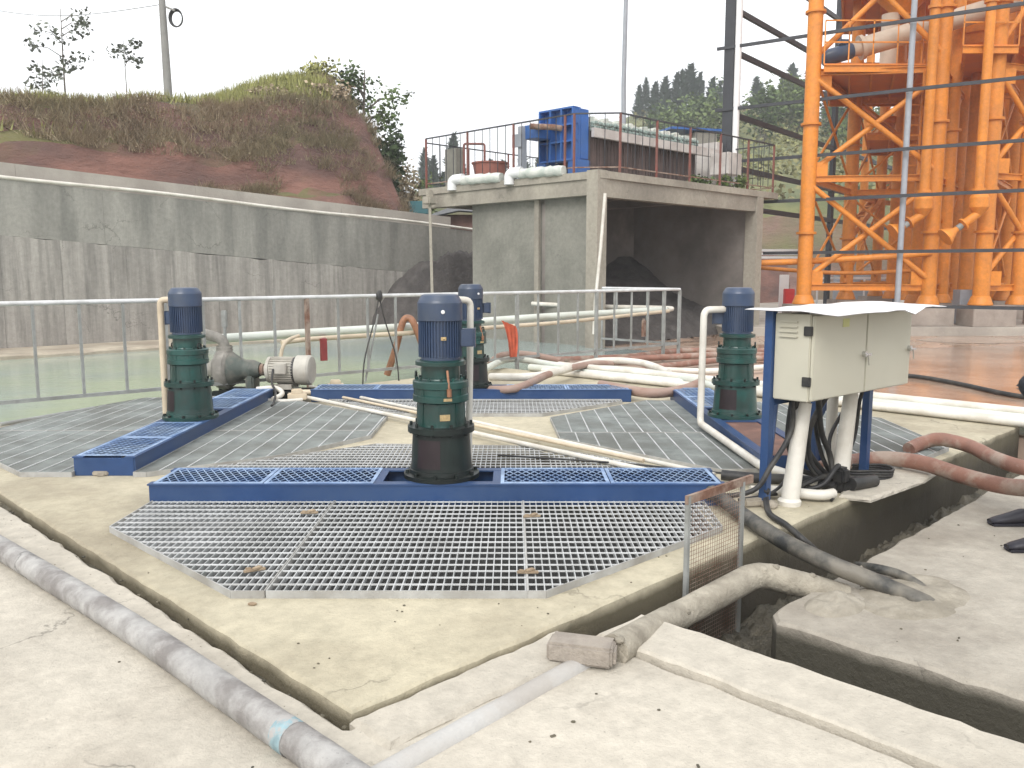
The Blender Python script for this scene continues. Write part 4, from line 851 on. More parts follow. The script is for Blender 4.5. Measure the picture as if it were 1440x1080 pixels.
# ------------------------------------------------------------ retaining wall behind the pond (along u)
def ztop(u): return 3.62 + (2.98 - 3.62) * (u - 5.1) / 13.5 if u > 5.1 else 3.62 + .05 * (5.1 - u)
def zmid(u): return 2.30 + (1.62 - 2.30) * (u - 5.1) / 9.5
WV = 20.15
r = thing('retaining_wall', 'long grey cast concrete retaining wall behind the pond, streaked below', 'wall', (8, WV, -.05), uv=True)
rw = random.Random(12)
def wallrun(u0, u1, zl, zh, step, mt, name, dv_, jag=0.0):
    m = M(); u = u0
    while u < u1:
        w = step * rw.uniform(.75, 1.25); e = min(u + w, u1); d = rw.uniform(0, .012)
        k = max(1, int((e - u) / .25)) if jag else 1
        for i in range(k):
            a = u + (e - u) * i / k; b = u + (e - u) * (i + 1) / k
            j0 = jag * mnoise.noise(V((a * 4, 1, 0))); j1 = jag * mnoise.noise(V((b * 4, 1, 0)))
            y0 = WV - dv_ - d; y1 = WV + .5
            pts = [V((a, y0, zl(a))), V((b, y0, zl(b))), V((b, y0, zh(b) + j1)), V((a, y0, zh(a) + j0)), V((a, y1, zl(a))), V((b, y1, zl(b))), V((b, y1, zh(b) + j1)), V((a, y1, zh(a) + j0))]
            m.add(pts, [(0, 1, 2, 3), (5, 4, 7, 6), (3, 2, 6, 7), (1, 0, 4, 5), (1, 5, 6, 2), (4, 0, 3, 7)])
        u = e + .004
    return m.build(name, X[mt], r)
wallrun(-25, 20, lambda u: -.5, lambda u: zmid(u), 1.25, 'walllow', 'lower_course', .04, .05)
wallrun(-25, 20, lambda u: zmid(u) + .005, lambda u: ztop(u) - .18, 2.6, 'wallup', 'upper_course', .035)
wallrun(-25, 17.6, lambda u: ztop(u) - .18, lambda u: ztop(u) + .18, 4.0, 'coping', 'coping', -.12)
m = M(); m.tube([V((u, WV - .05, ztop(u) - .12 + .02 * sin(u * .9))) for u in [x * .5 - 10 for x in range(61)]], .038, 8); m.build('wall_pipe', X['pvc'], r)
# dark heap in the corner of wall and building, coloured like the bay's cake
def heap(u0, u1, v0, v1, h, seed, wall='v'):
    def fn(u, v):
        a = max(0, 1 - ((u - (u0 + u1) / 2) / ((u1 - u0) / 2)) ** 2); b = max(0, (v - v0) / (v1 - v0))
        return -.15 + h * (a ** .6) * min(1, b * 1.5) * (1 + .14 * fb(u + seed, v, 1.6))
    return heightfield(u0, u1, v0, v1, 60, 40, fn)
heap(14.4, 21.5, 18.6, 20.12, 2.2, 3).build('dark_heap', X['cake'], None, 'dark heap in the corner between wall and building', 'heap', uv=True)

# ------------------------------------------------------------ red earth hill behind the wall
def hill(u, v):
    t = v - 20.6; w = 1.0 * mnoise.noise(V((u * .22, 2.3, 0))) + .5 * mnoise.noise(V((u * .7, 5.3, 0)))
    zt = max(5.0, 5.45 + .125 * (u - 6))
    face = 2.9 + .7 * max(0, min(1, t / .8)) + (zt - 3.6) * max(0, min(1, (t - 1.2 + .3 * w) / 1.3)) ** .8
    face += .10 * sin(max(0, t) * 9 + 2 * mnoise.noise(V((u * .5, v * .3, 1)))) * (1 if t < 2.6 else 0)
    top = .03 * max(0, t - 2.6) + 1.0 * math.exp(-((u - 16.0) / 2.6) ** 2 - ((v - 27.0) / 3.0) ** 2) + .5 * math.exp(-((u - 18) / 2.5) ** 2 - ((v - 25.0) / 2.0) ** 2)
    z = face + top + .12 * fb(u, v, .5) + .06 * fb(u, v, 2.2)
    e = (u - .31 * (v - 21) - 15.1 + .5 * mnoise.noise(V((v * .5, 9, 0))) + .3 * mnoise.noise(V((v, u, 2)))) / 2.3
    if e > 0: z = z + (2.6 - z) * min(1, e) ** 1.15
    return z
heightfield(-16, 30, 20.55, 46, 230, 150, hill).build('red_earth_hill', X['redearth'], kind='structure', uv=True)
# ------------------------------------------------------------ vegetation helpers
def leaf(m, c, s, rn, up=.3):
    a = V((rn.gauss(0, 1), rn.gauss(0, 1), rn.gauss(0, 1) * .6)).normalized(); b = a.cross(V((rn.gauss(0, 1), rn.gauss(0, 1), rn.gauss(0, 1)))).normalized()
    w = s * .33
    m.add([c - a * s * .5, c + b * w, c + a * s * .5, c - b * w], [(0, 1, 2, 3)])
def clump(m, c, rad, n, s, rn):
    for _ in range(n):
        d = V((rn.gauss(0, .5), rn.gauss(0, .5), rn.gauss(0, .5)))
        if d.length > 1.15: d = d.normalized() * rn.random()
        leaf(m, V(c) + V((d.x * rad[0], d.y * rad[1], d.z * rad[2])), s * rn.uniform(.6, 1.3), rn)
def bush(name, base, rad, n, s, seed, mt, label, cat='bush', group=None, lobes=8):
    rn = random.Random(seed); base = V(base); r = thing(name, label, cat, base, group); m = M(); st = M()
    for k in range(lobes):
        d = V((rn.uniform(-1, 1), rn.uniform(-1, 1), rn.uniform(.2, 1))); c = base + V((d.x * rad[0] * .65, d.y * rad[1] * .65, d.z * rad[2] * .85))
        f = rn.uniform(.35, .6); clump(m, c, (rad[0] * f, rad[1] * f, rad[2] * f * .8), n // lobes, s, rn)
        st.tube([base, base.lerp(c, .5) + V((0, 0, .1)), c], [.03, .02, .008], 5)
    st.build('stem', X['bark'], r); m.build('foliage', X[mt], r); return r
def tree(name, base, h, crown, n, s, seed, mt, label, trunk=.06, lobes=9, crown0=.5, cat='tree', group=None, lean=0.0):
    rn = random.Random(seed); base = V(base); r = thing(name, label, cat, base, group); m = M(); st = M()
    top = base + V((lean, 0, h)); st.tube(smooth([base, base.lerp(top, .4) + V((rn.uniform(-.08, .08), 0, 0)), top], 5), [trunk * (1 - .08 * i) for i in range(11)], 7)
    for k in range(lobes):
        f = crown0 + (1 - crown0) * (k + .5) / lobes; a = rn.uniform(0, 2 * pi); q = base.lerp(top, f * .92); wd = crown * (1.15 - .6 * abs(f - .65)) * rn.uniform(.45, .95)
        c = q + V((cos(a) * wd, sin(a) * wd, rn.uniform(.05, .35) * h * .3)); st.tube([q, q.lerp(c, .5) + V((0, 0, .03 * h)), c], [trunk * .4, trunk * .28, trunk * .1], 5)
        rr = crown * rn.uniform(.28, .5); clump(m, c, (rr, rr, rr * .75), n // lobes, s, rn)
    st.build('trunk', X['bark'], r); m.build('crown', X[mt], r); return r
def on_hill(px, d):
    x = (px - 720) / F * d; p = V((x, d, 0)); q = toUV(p); return V((x, d, hill(q.x, q.y)))
# four saplings on the hilltop, each different
tree('sapling', on_hill(85, 31), 2.55, .85, 260, .16, 31, 'leafsap', 'wide leafy sapling on the hilltop, leftmost, leaning over the bank', .035, 9, .30)
tree('sapling', on_hill(114, 30), 3.9, 1.0, 330, .16, 47, 'leafsap', 'tallest sapling on the hilltop, with two leaf clusters above each other', .045, 9, .42)
tree('sapling', on_hill(196, 31), 3.05, .60, 150, .16, 53, 'leafsap', 'slim bare stemmed sapling nearest the leaning concrete pole', .03, 5, .72)
tree('sapling', on_hill(-8, 31), 2.1, .55, 110, .16, 57, 'leafsap', 'sapling at the left photo edge, only a few leaves showing', .03, 5, .5)
# leaning concrete pole with a coil of cable
pb = on_hill(254, 31); pb.z -= .3; r = thing('utility_pole', 'leaning concrete utility pole on the hilltop with a cable coil', 'utility pole', pb)
tp = B(226, -25, 31.0); m = M(); m.tube([pb, pb.lerp(tp, .5), tp], [.15, .13, .105], 12); m.build('shaft', X['concpole'], r)
m = M(); c = B(247, 25, 31)
for k in range(4): m.tube([c + V((cos(t) * (.23 - .012 * k), .04 * k, sin(t) * (.30 - .015 * k))) for t in [i * 2 * pi / 24 for i in range(25)]], .022, 6)
m.build('cable_coil', X['rubber'], r)
m = M(); m.bar(B(229, 8, 31), B(246, 15, 31), .06, .06); m.build('arm', X['concpole'], r)
m = M(); a, b = B(228, 6, 31), B(-60, 2, 42); m.tube([a.lerp(b, t) + V((0, 0, -.5 * sin(pi * t))) for t in [i / 14 for i in range(15)]], .012, 5); m.build('overhead_wire', X['rubber'], None, 'thin overhead wire leaving the concrete pole to the left', 'wire')
# grass on the hilltop, dry scrub on the bank (uncountable)
rn = random.Random(77); gm = M(); sm_ = M()
for i in range(17000):
    u = rn.uniform(3, 21.5); v = rn.uniform(20.8, 31); z = hill(u, v); z2 = hill(u, v - .25); z3 = hill(u + .25, v)
    slope = math.hypot(z - z2, z3 - z) / .25; p = V((u, v, z - .03))
    den = mnoise.noise(V((u * .45, v * .45, 4)))
    if slope < .75 and z > 4.7 and v > 22.2:
        k = 3
        for _ in range(k):
            h = rn.uniform(.14, .42); a = rn.uniform(0, 2 * pi); w = V((cos(a), sin(a), 0)) * .022; q = p + V((rn.gauss(0, .1), rn.gauss(0, .1), 0)); t = V((rn.gauss(0, .10), rn.gauss(0, .10), h))
            gm.add([q - w, q + w, q + t * .6 + w * .6, q + t], [(0, 1, 2, 3)])
    elif den + .55 * mnoise.noise(V((u * 1.3, v * 1.3, 9))) + (.34 if u > 14.5 else .2 if u > 11 else .10) - (.55 if z < 4.5 else 0) > .0 and z > 3.3:
        for _ in range(3):
            q = p + V((rn.gauss(0, .15), rn.gauss(0, .10), rn.uniform(0, .10))); leaf(sm_, q, rn.uniform(.03, .07), rn)
        for _ in range(16):
            h = rn.uniform(.12, .4); q = p + V((rn.gauss(0, .12), rn.gauss(0, .1), 0)); t = V((rn.gauss(0, .16), rn.uniform(-.30, .0), h * .8)); w = V((.011, 0, .003))
            sm_.add([q - w, q + w, q + t], [(0, 1, 2)])
gm.build('hilltop_grass', X['grass'], kind='stuff', uv=True)
sm_.build('bank_scrub', X['scrub'], kind='stuff', uv=True)
def hb(px, d, rad, n, s, seed, mt, lab, dz=-.1, grp=None):
    p = on_hill(px, d); p.z += dz; return bush('bush', p, rad, n, s, seed, mt, lab, 'bush', grp)
hb(12, 30, (1.0, .8, 1.0), 700, .16, 3, 'bush', 'yellow green bush at the left end of the hilltop')
hb(58, 30, (.8, .6, .55), 400, .14, 4, 'leafmid', 'low dark bush on the hilltop under the wide sapling')
hb(95, 30, (.9, .6, .5), 400, .14, 5, 'leafdark', 'low bush at the foot of the tallest sapling')
hb(212, 30.5, (.9, .7, .5), 420, .15, 6, 'bush', 'low green bush between the slim sapling and the concrete pole')
hb(255, 30.5, (1.0, .7, .7), 600, .15, 7, 'bush', 'green bush at the foot of the concrete pole')
hb(290, 32, (1.2, .8, .9), 600, .16, 8, 'leafmid', 'green bush right of the concrete pole, below the grassy mound')
hb(330, 35, (2.6, 1.2, 1.0), 1300, .16, 9, 'grass', 'broad yellowish shrub covering the left shoulder of the grassy mound')
hb(430, 36, (2.6, 1.2, .8), 1300, .16, 10, 'grass', 'broad yellowish shrub covering the right shoulder of the grassy mound')
hb(455, 30.5, (1.2, .9, 1.0), 800, .15, 11, 'grass', 'yellowish shrub on the brink where the hill drops to the right')
hb(225, 24.3, (.9, .4, .5), 500, .12, 12, 'scrub', 'dry brown scrub bush on the bank above the wall, left part', -.2)
hb(400, 26.4, (1.1, .5, .6), 600, .12, 13, 'scrub', 'dry brown scrub bush on the bank above the middle of the wall', -.2)
hb(470, 27.2, (.9, .5, .7), 500, .12, 14, 'scrub', 'dry scrub bush low on the bank near the right end of the hill', -.2)
# trees beyond the right end of the hill
p = B(508, 320, 31.5); p.z = 3; tree('leafy_tree', p, 5.6, 1.35, 1700, .18, 61, 'leafmid', 'tall leafy tree at the right end of the hill against the sky', .10, 15, .55, lean=.25)
p = B(545, 320, 30); p.z = 3; bush('dense_shrub', p, (.7, .8, 3.0), 2600, .20, 62, 'leafdark', 'dark dense shrub growing up the right end of the hill', 'shrub', None, 12)
p = B(562, 320, 33); p.z = 3.0; bush('dense_shrub', p, (1.0, 1, 2.4), 2200, .16, 63, 'scrub', 'brownish overgrown shrub between the hill and the building', 'shrub', None, 10)
p = B(578, 300, 41); p.z = 3.2; bush('dense_shrub', p, (1.4, 1, 3.2), 1500, .20, 64, 'bush', 'light green shrub behind the left end of the deck railing', 'shrub', None, 9)
p = B(574, 300, 36); p.z = 3.2; bush('dense_shrub', p, (.7, .6, 1.5), 500, .14, 65, 'blossom', 'pink flowering shrub beside the left end of the deck', 'shrub', None, 6)
# low back ground between hill and building
heightfield(17.5, 40, 19, 46, 60, 60, lambda u, v: 2.4 + .5 * fb(u, v, .3) if v > 20.4 else -.3).build('back_terrain', X['redearth'], kind='structure', uv=True)
# small shed behind the wall
r = thing('small_shed', 'low shed with dark lean to roof and dull red bricks behind the wall', 'shed', V((-2.3, 29.5, 2.4)))
m = M(); m.bx(-3.1, -.9, 29.4, 31, 2.3, 3.45); m.build('wall', X['brickred'], r)
m = M(); a, b = B(590, 309, 28.9), B(648, 294, 30.5)
m.add([B(585, 309, 28.7), B(645, 296, 28.9), B(700, 300, 29.2), B(700, 292, 31.5), B(642, 288, 31.0)], [(0, 1, 4), (1, 2, 3, 4)]); m.add([B(585, 311, 28.7), B(645, 298, 28.9), B(700, 302, 29.2), B(700, 293, 31.5), B(642, 289, 31.0)], [(4, 1, 0), (4, 3, 2, 1)]); m.build('roof', X['roofdark'], r)
m = M(); m.bx(-3.55, -2.9, 30.0, 30.8, 3.5, 3.95, .03); m.build('tarpaulin_bundle', X['teal'], None, 'teal tarpaulin bundle lying beside the small shed roof', 'bundle')
# ------------------------------------------------------------ filter press building
DZ = 3.71
r = thing('press_building', 'open sided concrete building carrying the filter press on its deck', 'building', (19, 15, -.15), uv=True)
m = M(); m.bx(14.70, 22.45, 12.0, 18.2, DZ - .16, DZ); m.build('deck_slab', X['bldg'], r)
m = M(); m.bx(14.74, 15.02, 12.32, 18.1, DZ - .50, DZ - .161); m.bx(15.02, 22.4, 18.18 - .3, 18.1, DZ - .45, DZ - .161); m.build('edge_beam', X['bldg'], r)
m = M(); m.bx(14.95, 21.34, 12.05, 12.31, DZ - .55, DZ - .162); m.build('edge_beam', X['bldg'], r)
m = M(); m.bx(14.62, 14.94, 12.02, 12.33, -.5, DZ + .015); m.build('corner_pier', X['bldg'], r)
m = M(); m.bx(21.35, 21.66, 12.0, 12.36, -.5, DZ - .165); m.build('pier', X['bldg'], r)
m = M(); m.bx(14.98, 15.2, 14.02, 16.4, -.5, DZ - .502); m.build('side_wall', X['bldgwall'], r)
m = M(); m.bx(14.98, 15.2, 12.34, 13.88, -.5, DZ - .502); m.build('side_wall', X['bldgwall'], r)
m = M(); m.bx(15.06, 15.2, 13.88, 14.02, -.5, DZ - .502); m.bx(15.02, 15.06, 13.6, 14.02, -.4, DZ - .6); m.build('recess', X['darkwall'], r)
m = M(); m.bx(14.90, 14.975, 14.02, 14.16, -.5, DZ - .502); m.build('pilaster', X['bldg'], r)
m = M(); m.bx(15.2, 21.9, 16.2, 16.4, -.5, DZ - .164); m.build('back_wall', X['darkwall'], r)
m = M(); m.bx(21.45, 21.65, 12.37, 16.19, -.5, DZ - .165); m.build('end_wall', X['darkwall'], r)
for k, u in enumerate((17.2, 19.4)):
    m = M(); m.bx(u, u + .25, 12.32, 16.19, DZ - .40, DZ - .163); m.build('ceiling_beam', X['darkwall'], r)
def cake(u, v):
    return -.15 + 2.3 * max(0, min(1, (v - 12.5) / 2.6)) * (.75 + .35 * mnoise.noise(V((u * .5, v * .5, 2)))) * min(1, max(.0, (u - 14.9) / 1.2)) + .07 * fb(u, v, 3)
heightfield(15.2, 21.45, 12.3, 16.2, 90, 50, cake).build('dark_heap', X['cake'], None, 'dark filter cake filling the open bay under the deck', 'heap', uv=True)
m = M(); m.bx(15.3, 15.55, 12.7, 12.95, 2.45, 2.95, .01); m.bx(15.55, 15.75, 12.75, 12.9, 2.75, 2.95, .01); m.build('white_box', X['railwhite'], None, 'pale box fixed inside the bay beside the corner pier', 'box', uv=True)
m = M(); m.tube([B(851, 272, 18.6), B(845, 345, 18.5), B(837, 425, 18.4), B(835, 470, 18.35)], .035, 8); m.build('leaning_pipe', X['pvc'], None, 'pale thin pipe leaning against the corner pier of the building', 'pipe')
m = M(); a = UV(14.4, 17.3, 0); m.bar(a + V((0, 0, -.2)), a + V((-.05, 0, DZ - .45)), .07, .07); m.box(a + V((-.05, 0, DZ - .36)), (.30, .28, .20), pi / 4, .03); m.box(a + V((-.05, 0, DZ - .2)), (.16, .16, .2), pi / 4, .03); m.build('prop_post', X['bldg'], None, 'thin prop post with lumpy mortar head under the left deck end', 'post')
# deck railing
r = thing('deck_railing', 'thin rust red railing round the edge of the building deck', 'railing', (19, 15, DZ), uv=True)
path = [(14.85, 18.05), (14.85, 12.9), (15.5, 12.12), (22.35, 12.12), (22.35, 15.5)]
for i in range(len(path) - 1):
    a, b = V((*path[i], 0)), V((*path[i + 1], 0)); L = (b - a).length
    for z, w in ((1.30, .032), (.14, .026)):
        m = M(); m.bar(a + V((0, 0, DZ + z)), b + V((0, 0, DZ + z)), w, w); m.build('rail', X['frame' if z > 1 else 'rust'], r)
    n = max(2, int(L / (.27 if i < 3 else .35)))
    for k in range(n + 1):
        if k == n and i < len(path) - 2: continue
        big = k % (5 if i else 6) == 0; p = a.lerp(b, k / n); w = .042 if big else .013
        m = M(); m.bx(p.x - w / 2, p.x + w / 2, p.y - w / 2, p.y + w / 2, DZ + (0 if big else .14), DZ + 1.30); m.build('post' if big else 'baluster', X['rustred' if big else 'frame'], r)
r2 = thing('deck_railing', 'dark railing along the far left side of the deck, behind the tub', 'railing', (17, 18, DZ), uv=True)
a, b = V((14.85, 18.08, 0)), V((20.5, 18.08, 0))
for z in (1.2, .15):
    m = M(); m.bar(a + V((0, 0, DZ + z)), b + V((0, 0, DZ + z)), .03, .03); m.build('rail', X['frame'], r2)
for k in range(1, 12):
    p = a.lerp(b, k / 11); w = .035 if k % 3 == 0 else .013; m = M(); m.bx(p.x - w / 2, p.x + w / 2, p.y - w / 2, p.y + w / 2, DZ, DZ + 1.2); m.build('post' if k % 3 == 0 else 'baluster', X['rustred' if k % 3 == 0 else 'frame'], r2)
m = M(); m.bx(15.15, 15.4, 17.2, 17.65, DZ, DZ + 1.02, .01); m.build('concrete_stub', X['bldgwall'], None, 'grey concrete stub standing at the left end of the deck', 'stub column', uv=True)
m = M(); m.tube(elbow([UV(15.2, 16.95, DZ), UV(15.2, 16.95, DZ + 1.1), UV(15.6, 16.6, DZ + 1.1), UV(15.6, 16.6, DZ + .2)], .06), .03, 8); m.build('bent_pipe', X['rustred'], None, 'rusty bent pipe standing on the deck left of the tub', 'pipe')
m = M(); c = UV(15.55, 16.35, DZ); m.lathe([(.33, 0), (.34, .02), (.44, .56), (.47, .565), (.475, .60), (.44, .605), (.42, .57), (.33, .04), (0, .04)], c, 28); m.build('plastic_tub', X['tub'], None, 'terracotta plastic tub on the left part of the deck', 'tub')
for v0, v1, lab in ((16.8, 15.1, 'white wrapped pipe with elbow at the deck edge before the tub'), (14.75, 13.1, 'white wrapped pipe with elbow at the deck edge before the filter press')):
    r = thing('deck_pipe', lab, 'pipe', (14.7, v0, DZ), uv=True)
    m = M(); m.tube(elbow([V((14.66, v0, DZ - .12)), V((14.66, v0, DZ + .14)), V((14.72, v0 - .35, DZ + .15))], .13, 6), .125, 14); m.build('elbow', X['plainwhite'], r)
    m = M(); n = 14; m.tube([V((14.72 + .02 * sin(i), v0 - .3 + (v1 - v0 + .3) * i / n, DZ + .11 - .03 * i / n)) for i in range(n + 1)], [.118 + .007 * sin(i * 2.1) for i in range(n + 1)], 12, jit=.1, seed=3); m.build('wrapped_run', X['cloth'], r)
# filter press
r = thing('filter_press', 'blue headed plate filter press with white cloths on the deck', 'filter press', (17, 14.2, DZ), uv=True)
PV = 14.2
m = M(); m.bx(15.85, 15.95, PV - .55, PV + .55, DZ + .45, DZ + 1.68, .01)
for k in range(4):
    v = PV - .53 + .353 * k; m.bx(15.66, 15.85, v - .02, v + .02, DZ + .47, DZ + 1.66)
for z in (.47, .90, 1.28, 1.66): m.bx(15.67, 15.85, PV - .55, PV + .55, DZ + z - .02, DZ + z + .02)
m.bx(15.95, 16.25, PV - .54, PV + .54, DZ + .5, DZ + 1.66, .01); m.build('thrust_head', X['pressblue'], r)
for s in (-1, 1):
    m = M(); m.bx(15.7, 16.2, PV + s * .5 - .14, PV + s * .5 + .14, DZ, DZ + .47, .01); m.build('foot', X['pressblue'], r)
m = M(); m.bx(15.2, 15.66, PV + .15, PV + .6, DZ + .98, DZ + 1.3, .01); m.build('feed_box', X['pressblue'], r)
m = M(); m.tube([V((15.0, PV + .2, DZ + 1.22)), V((15.5, PV - .1, DZ + 1.22)), V((15.66, PV - .2, DZ + 1.2))], .07, 10); m.build('feed_pipe', X['rust'], r)
m = M(); m.bx(15.1, 15.25, PV + .55, PV + .7, DZ, DZ + 1.28); m.bx(15.05, 15.1, PV + .55, PV + .85, DZ + .8, DZ + 1.1); m.build('control_post', X['polegrey'], r)
m = M(); ps = M(); cs = M(); n = 64; rq = random.Random(5)
for i in range(n):
    u = 16.3 + 4.6 * i / n; du_ = rq.uniform(-.012, .012)
    m.bx(u, u + .058, PV - .50 + du_, PV + .50, DZ + .30, DZ + 1.28 + du_)
    cs.bx(u + .012, u + .078, PV - .50 - abs(du_) * 3, PV + .45, DZ + 1.22, DZ + 1.50 + .04 * sin(i * .9) + du_ * 2)
    for k in range(3):
        z = DZ + 1.20 + .09 * k; ps.ico((u + .03, PV - .53 - rq.uniform(0, .05), z + rq.uniform(-.02, .02)), (.04, .05, .05), 1, .4, i + k)
m.build('plate_stack', X['plates'], r); cs.build('filter_cloth', X['cloth'], r); ps.build('cloth_fold', X['cloth2'], r)
for s in (-1, 1):
    m = M(); m.bx(16.26, 21.9, PV + s * .66 - .05, PV + s * .66 + .05, DZ + 1.02, DZ + 1.24, .006); m.build('side_beam', X['railwhite'], r)
m = M(); m.bx(21.9, 22.2, PV - .55, PV + .55, DZ + .3, DZ + 1.5, .01); m.build('tail_stand', X['railwhite'], r)
m = M(); m.cyl(V((21.85, PV - .95, DZ + .75)), V((21.85, PV - .95, DZ + 1.15)), .11, 14); m.build('red_cylinder', X['redpaint'], r)
m = M(); m.bx(21.3, 22.0, 12.9, 13.5, DZ + .5, DZ + 1.1, .02); m.build('panel_box', X['railwhite'], None, 'pale control box on the right end of the deck', 'box', uv=True)
bush('potted_plant', UV(20.6, 12.35, DZ), (.45, .3, .38), 260, .12, 71, 'bush', 'small potted plant by the railing at the right of the deck', 'plant', None, 5)
bush('potted_plant', UV(19.6, 12.5, DZ), (.5, .3, .30), 200, .12, 72, 'leafmid', 'low straggling plant on the deck under the press tail', 'plant', None, 5)
# small hut and mast behind the deck
m = M(); a = B(983, 240, 40); m.box(a + V((0, 0, .3)), (1.1, 1.1, 2.6), .3, .02); hut = thing('watch_hut', 'small grey hut with flat blue roof behind the deck', 'hut', a)
m.build('wall', X['bldgwall'], hut); m = M(); m.box(a + V((-.5, 0, 1.72)), (2.6, 1.6, .10), .3); m.build('roof', X['pressblue'], hut)
m = M(); a = B(877, 220, 30); m.tube([a, B(877, 120, 30), B(881, -30, 30)], [.085, .08, .07], 12); m.build('mast', X['polegrey'], None, 'tall thin grey mast rising behind the filter press', 'mast')
# ------------------------------------------------------------ dark steel shed frame
CA = V((6.3, 25.6, 0)); gdir = V((6.37, -4.3, 0)).normalized(); udir = V((.62, .785, 0)).normalized()
r = thing('shed_frame', 'bare dark steel frame of columns and long purlins before the orange tower', 'steel frame', CA)
m = M(); m.box(CA + V((0, 0, 8.4)) + udir * .0, (.03, .42, 9.2), math.atan2(udir.y, udir.x) - pi / 2); 
for s in (-1, 1): m.box(CA + V((0, 0, 8.4)) + udir * (s * .215), (.30, .022, 9.2), math.atan2(udir.y, udir.x) - pi / 2)
m.build('column', X['frame'], r)
m = M(); c2 = CA + udir * 9.0; m.box(c2 + V((0, 0, 6.4)), (.16, .16, 13), .6); m.build('column', X['frame'], r)
m = M(); c3 = CA + udir * 18.0; m.box(c3 + V((0, 0, 6.4)), (.30, .3, 13), .6); m.build('column', X['frame'], r)
for zz in (9.3, 7.85, 6.15, 4.68, 3.50, 2.07, .66):
    a = CA - gdir * .35 - udir * .24 + V((0, 0, zz)); b = CA + gdir * 9.6 - udir * .24 + V((0, 0, zz))
    if zz < 2.5: a = CA + gdir * (1.2 if zz > 1 else 4.75) - udir * .24 + V((0, 0, zz))
    m = M(); m.bar(a, b, .06, .085); m.build('purlin', X['frame'], r)
for zz in (10.6, 8.95, 7.8, 6.06, 4.57, 3.45):
    a = CA + V((0, 0, zz)) + udir * .25; b = CA + udir * 24 + V((0, 0, zz)); m = M(); m.bar(a, b, .10, .15); m.build('side_purlin', X['frame'], r)
p0 = B(1262, 421, 22.95); m = M(); m.tube([V((p0.x, p0.y, .09)), V((p0.x, p0.y, 5)), V((p0.x, p0.y, 10.5))], .075, 12)
for zz in (2.07, 3.50, 4.68, 6.15, 7.85): m.cyl(V((p0.x, p0.y, zz - .05)), V((p0.x, p0.y, zz + .05)), .085, 12)
m.build('grey_post', X['polegrey'], None, 'slim grey steel post standing before the orange tower', 'post')
m = M(); a = UV(22.2, 12.5, 0); q0 = B(1032, 262, 25.3); m.tube([V((q0.x, q0.y, 3.785)), V((q0.x, q0.y, 7)), V((q0.x, q0.y, 12))], .095, 12); m.build('downpipe', X['plainwhite'], None, 'white plastic downpipe standing beside the dark steel column', 'downpipe')
# ------------------------------------------------------------ orange tower
TB = .66
r = thing('orange_tower', 'tall orange steel process tower with bracing, platforms and big pipes', 'tower', (12, 26, .09))
def X_at(px, d): return (px - 720) / F * d
def col(px, d, rad, top=13.5, base=TB, name='column', mt='orange', fl=True):
    x = X_at(px, d); m = M(); m.tube([V((x, d, base)), V((x, d, top))], rad, 18)
    if fl: m.lathe([(rad, .25), (rad + .03, .22), (rad + .10, .03), (rad + .10, 0)][::-1], (x, d, base), 18)
    return m.build(name, X[mt], r)
COLS = {'A': (1128, 24.0, .20), 'B': (1187, 28.0, .20), 'C': (1302, 23.6, .20), 'D': (1376, 23.2, .21), 'E': (1408, 27.0, .22), 'F': (1333, 27.4, .20), 'G': (1228, 32.0, .18), 'H': (1282, 33.0, .18), 'I': (1470, 24.0, .22), 'J': (1205, 36.0, .16), 'M': (1321, 25.0, .17), 'N': (1353, 26.0, .2), 'O': (1428, 23.6, .2), 'Q': (1398, 29.0, .24), 'S': (1268, 27.5, .15), 'T': (1250, 29.0, .17), 'U': (1316, 30.5, .2), 'W': (1386, 34.0, .2), 'K': (1352, 34.0, .18), 'L': (1440, 33, .2)}
for k, (px, d, rad) in COLS.items(): col(px, d, rad)
def P(k, z, off=0.0): px, d, rad = COLS[k]; return V((X_at(px, d), d - off, z))
def beam(a, b, w=.12, h=.16, name='beam', mt='orange'): m = M(); m.ibeam(a, b, w, h, .022); m.build(name, X[mt], r)
def brace(a, b, rad=.065, double=False):
    m = M()
    if double: m.bar(a, b, .05, .11); m.bar(a + V((0, .12, 0)), b + V((0, .12, 0)), .05, .11)
    else: m.tube([a, b], rad, 10)
    m.build('brace', X['orange'], r)
pairs = [('A', 'C'), ('A', 'B'), ('B', 'F'), ('C', 'F'), ('D', 'E'), ('B', 'G'), ('G', 'H'), ('H', 'F'), ('D', 'I'), ('E', 'L'), ('G', 'J'), ('K', 'L'), ('F', 'K'), ('F', 'E')]
for z in (1.12, 4.05, 6.85):
    for a, b in pairs:
        if (a, b) in (('A', 'C'),) or True: beam(P(a, z), P(b, z), .12, .17)
for a, b in (('A', 'C'), ('D', 'I')):
    for z0, z1 in ((1.3, 3.9), (4.2, 6.7), (7.2, 10.4), (10.6, 13.2)):
        brace(P(a, z1, .10), P(b, z0, .10), .075); brace(P(a, z0, -.08), P(b, z1, -.08), .075)
for a, b in (('A', 'B'), ('B', 'G'), ('C', 'F'), ('D', 'E'), ('E', 'L'), ('B', 'F'), ('H', 'F'), ('K', 'L')):
    for z0, z1 in ((1.3, 3.9), (4.2, 7.0)):
        brace(P(a, z1), P(b, z0), .038); brace(P(a, z0), P(b, z1), .038)
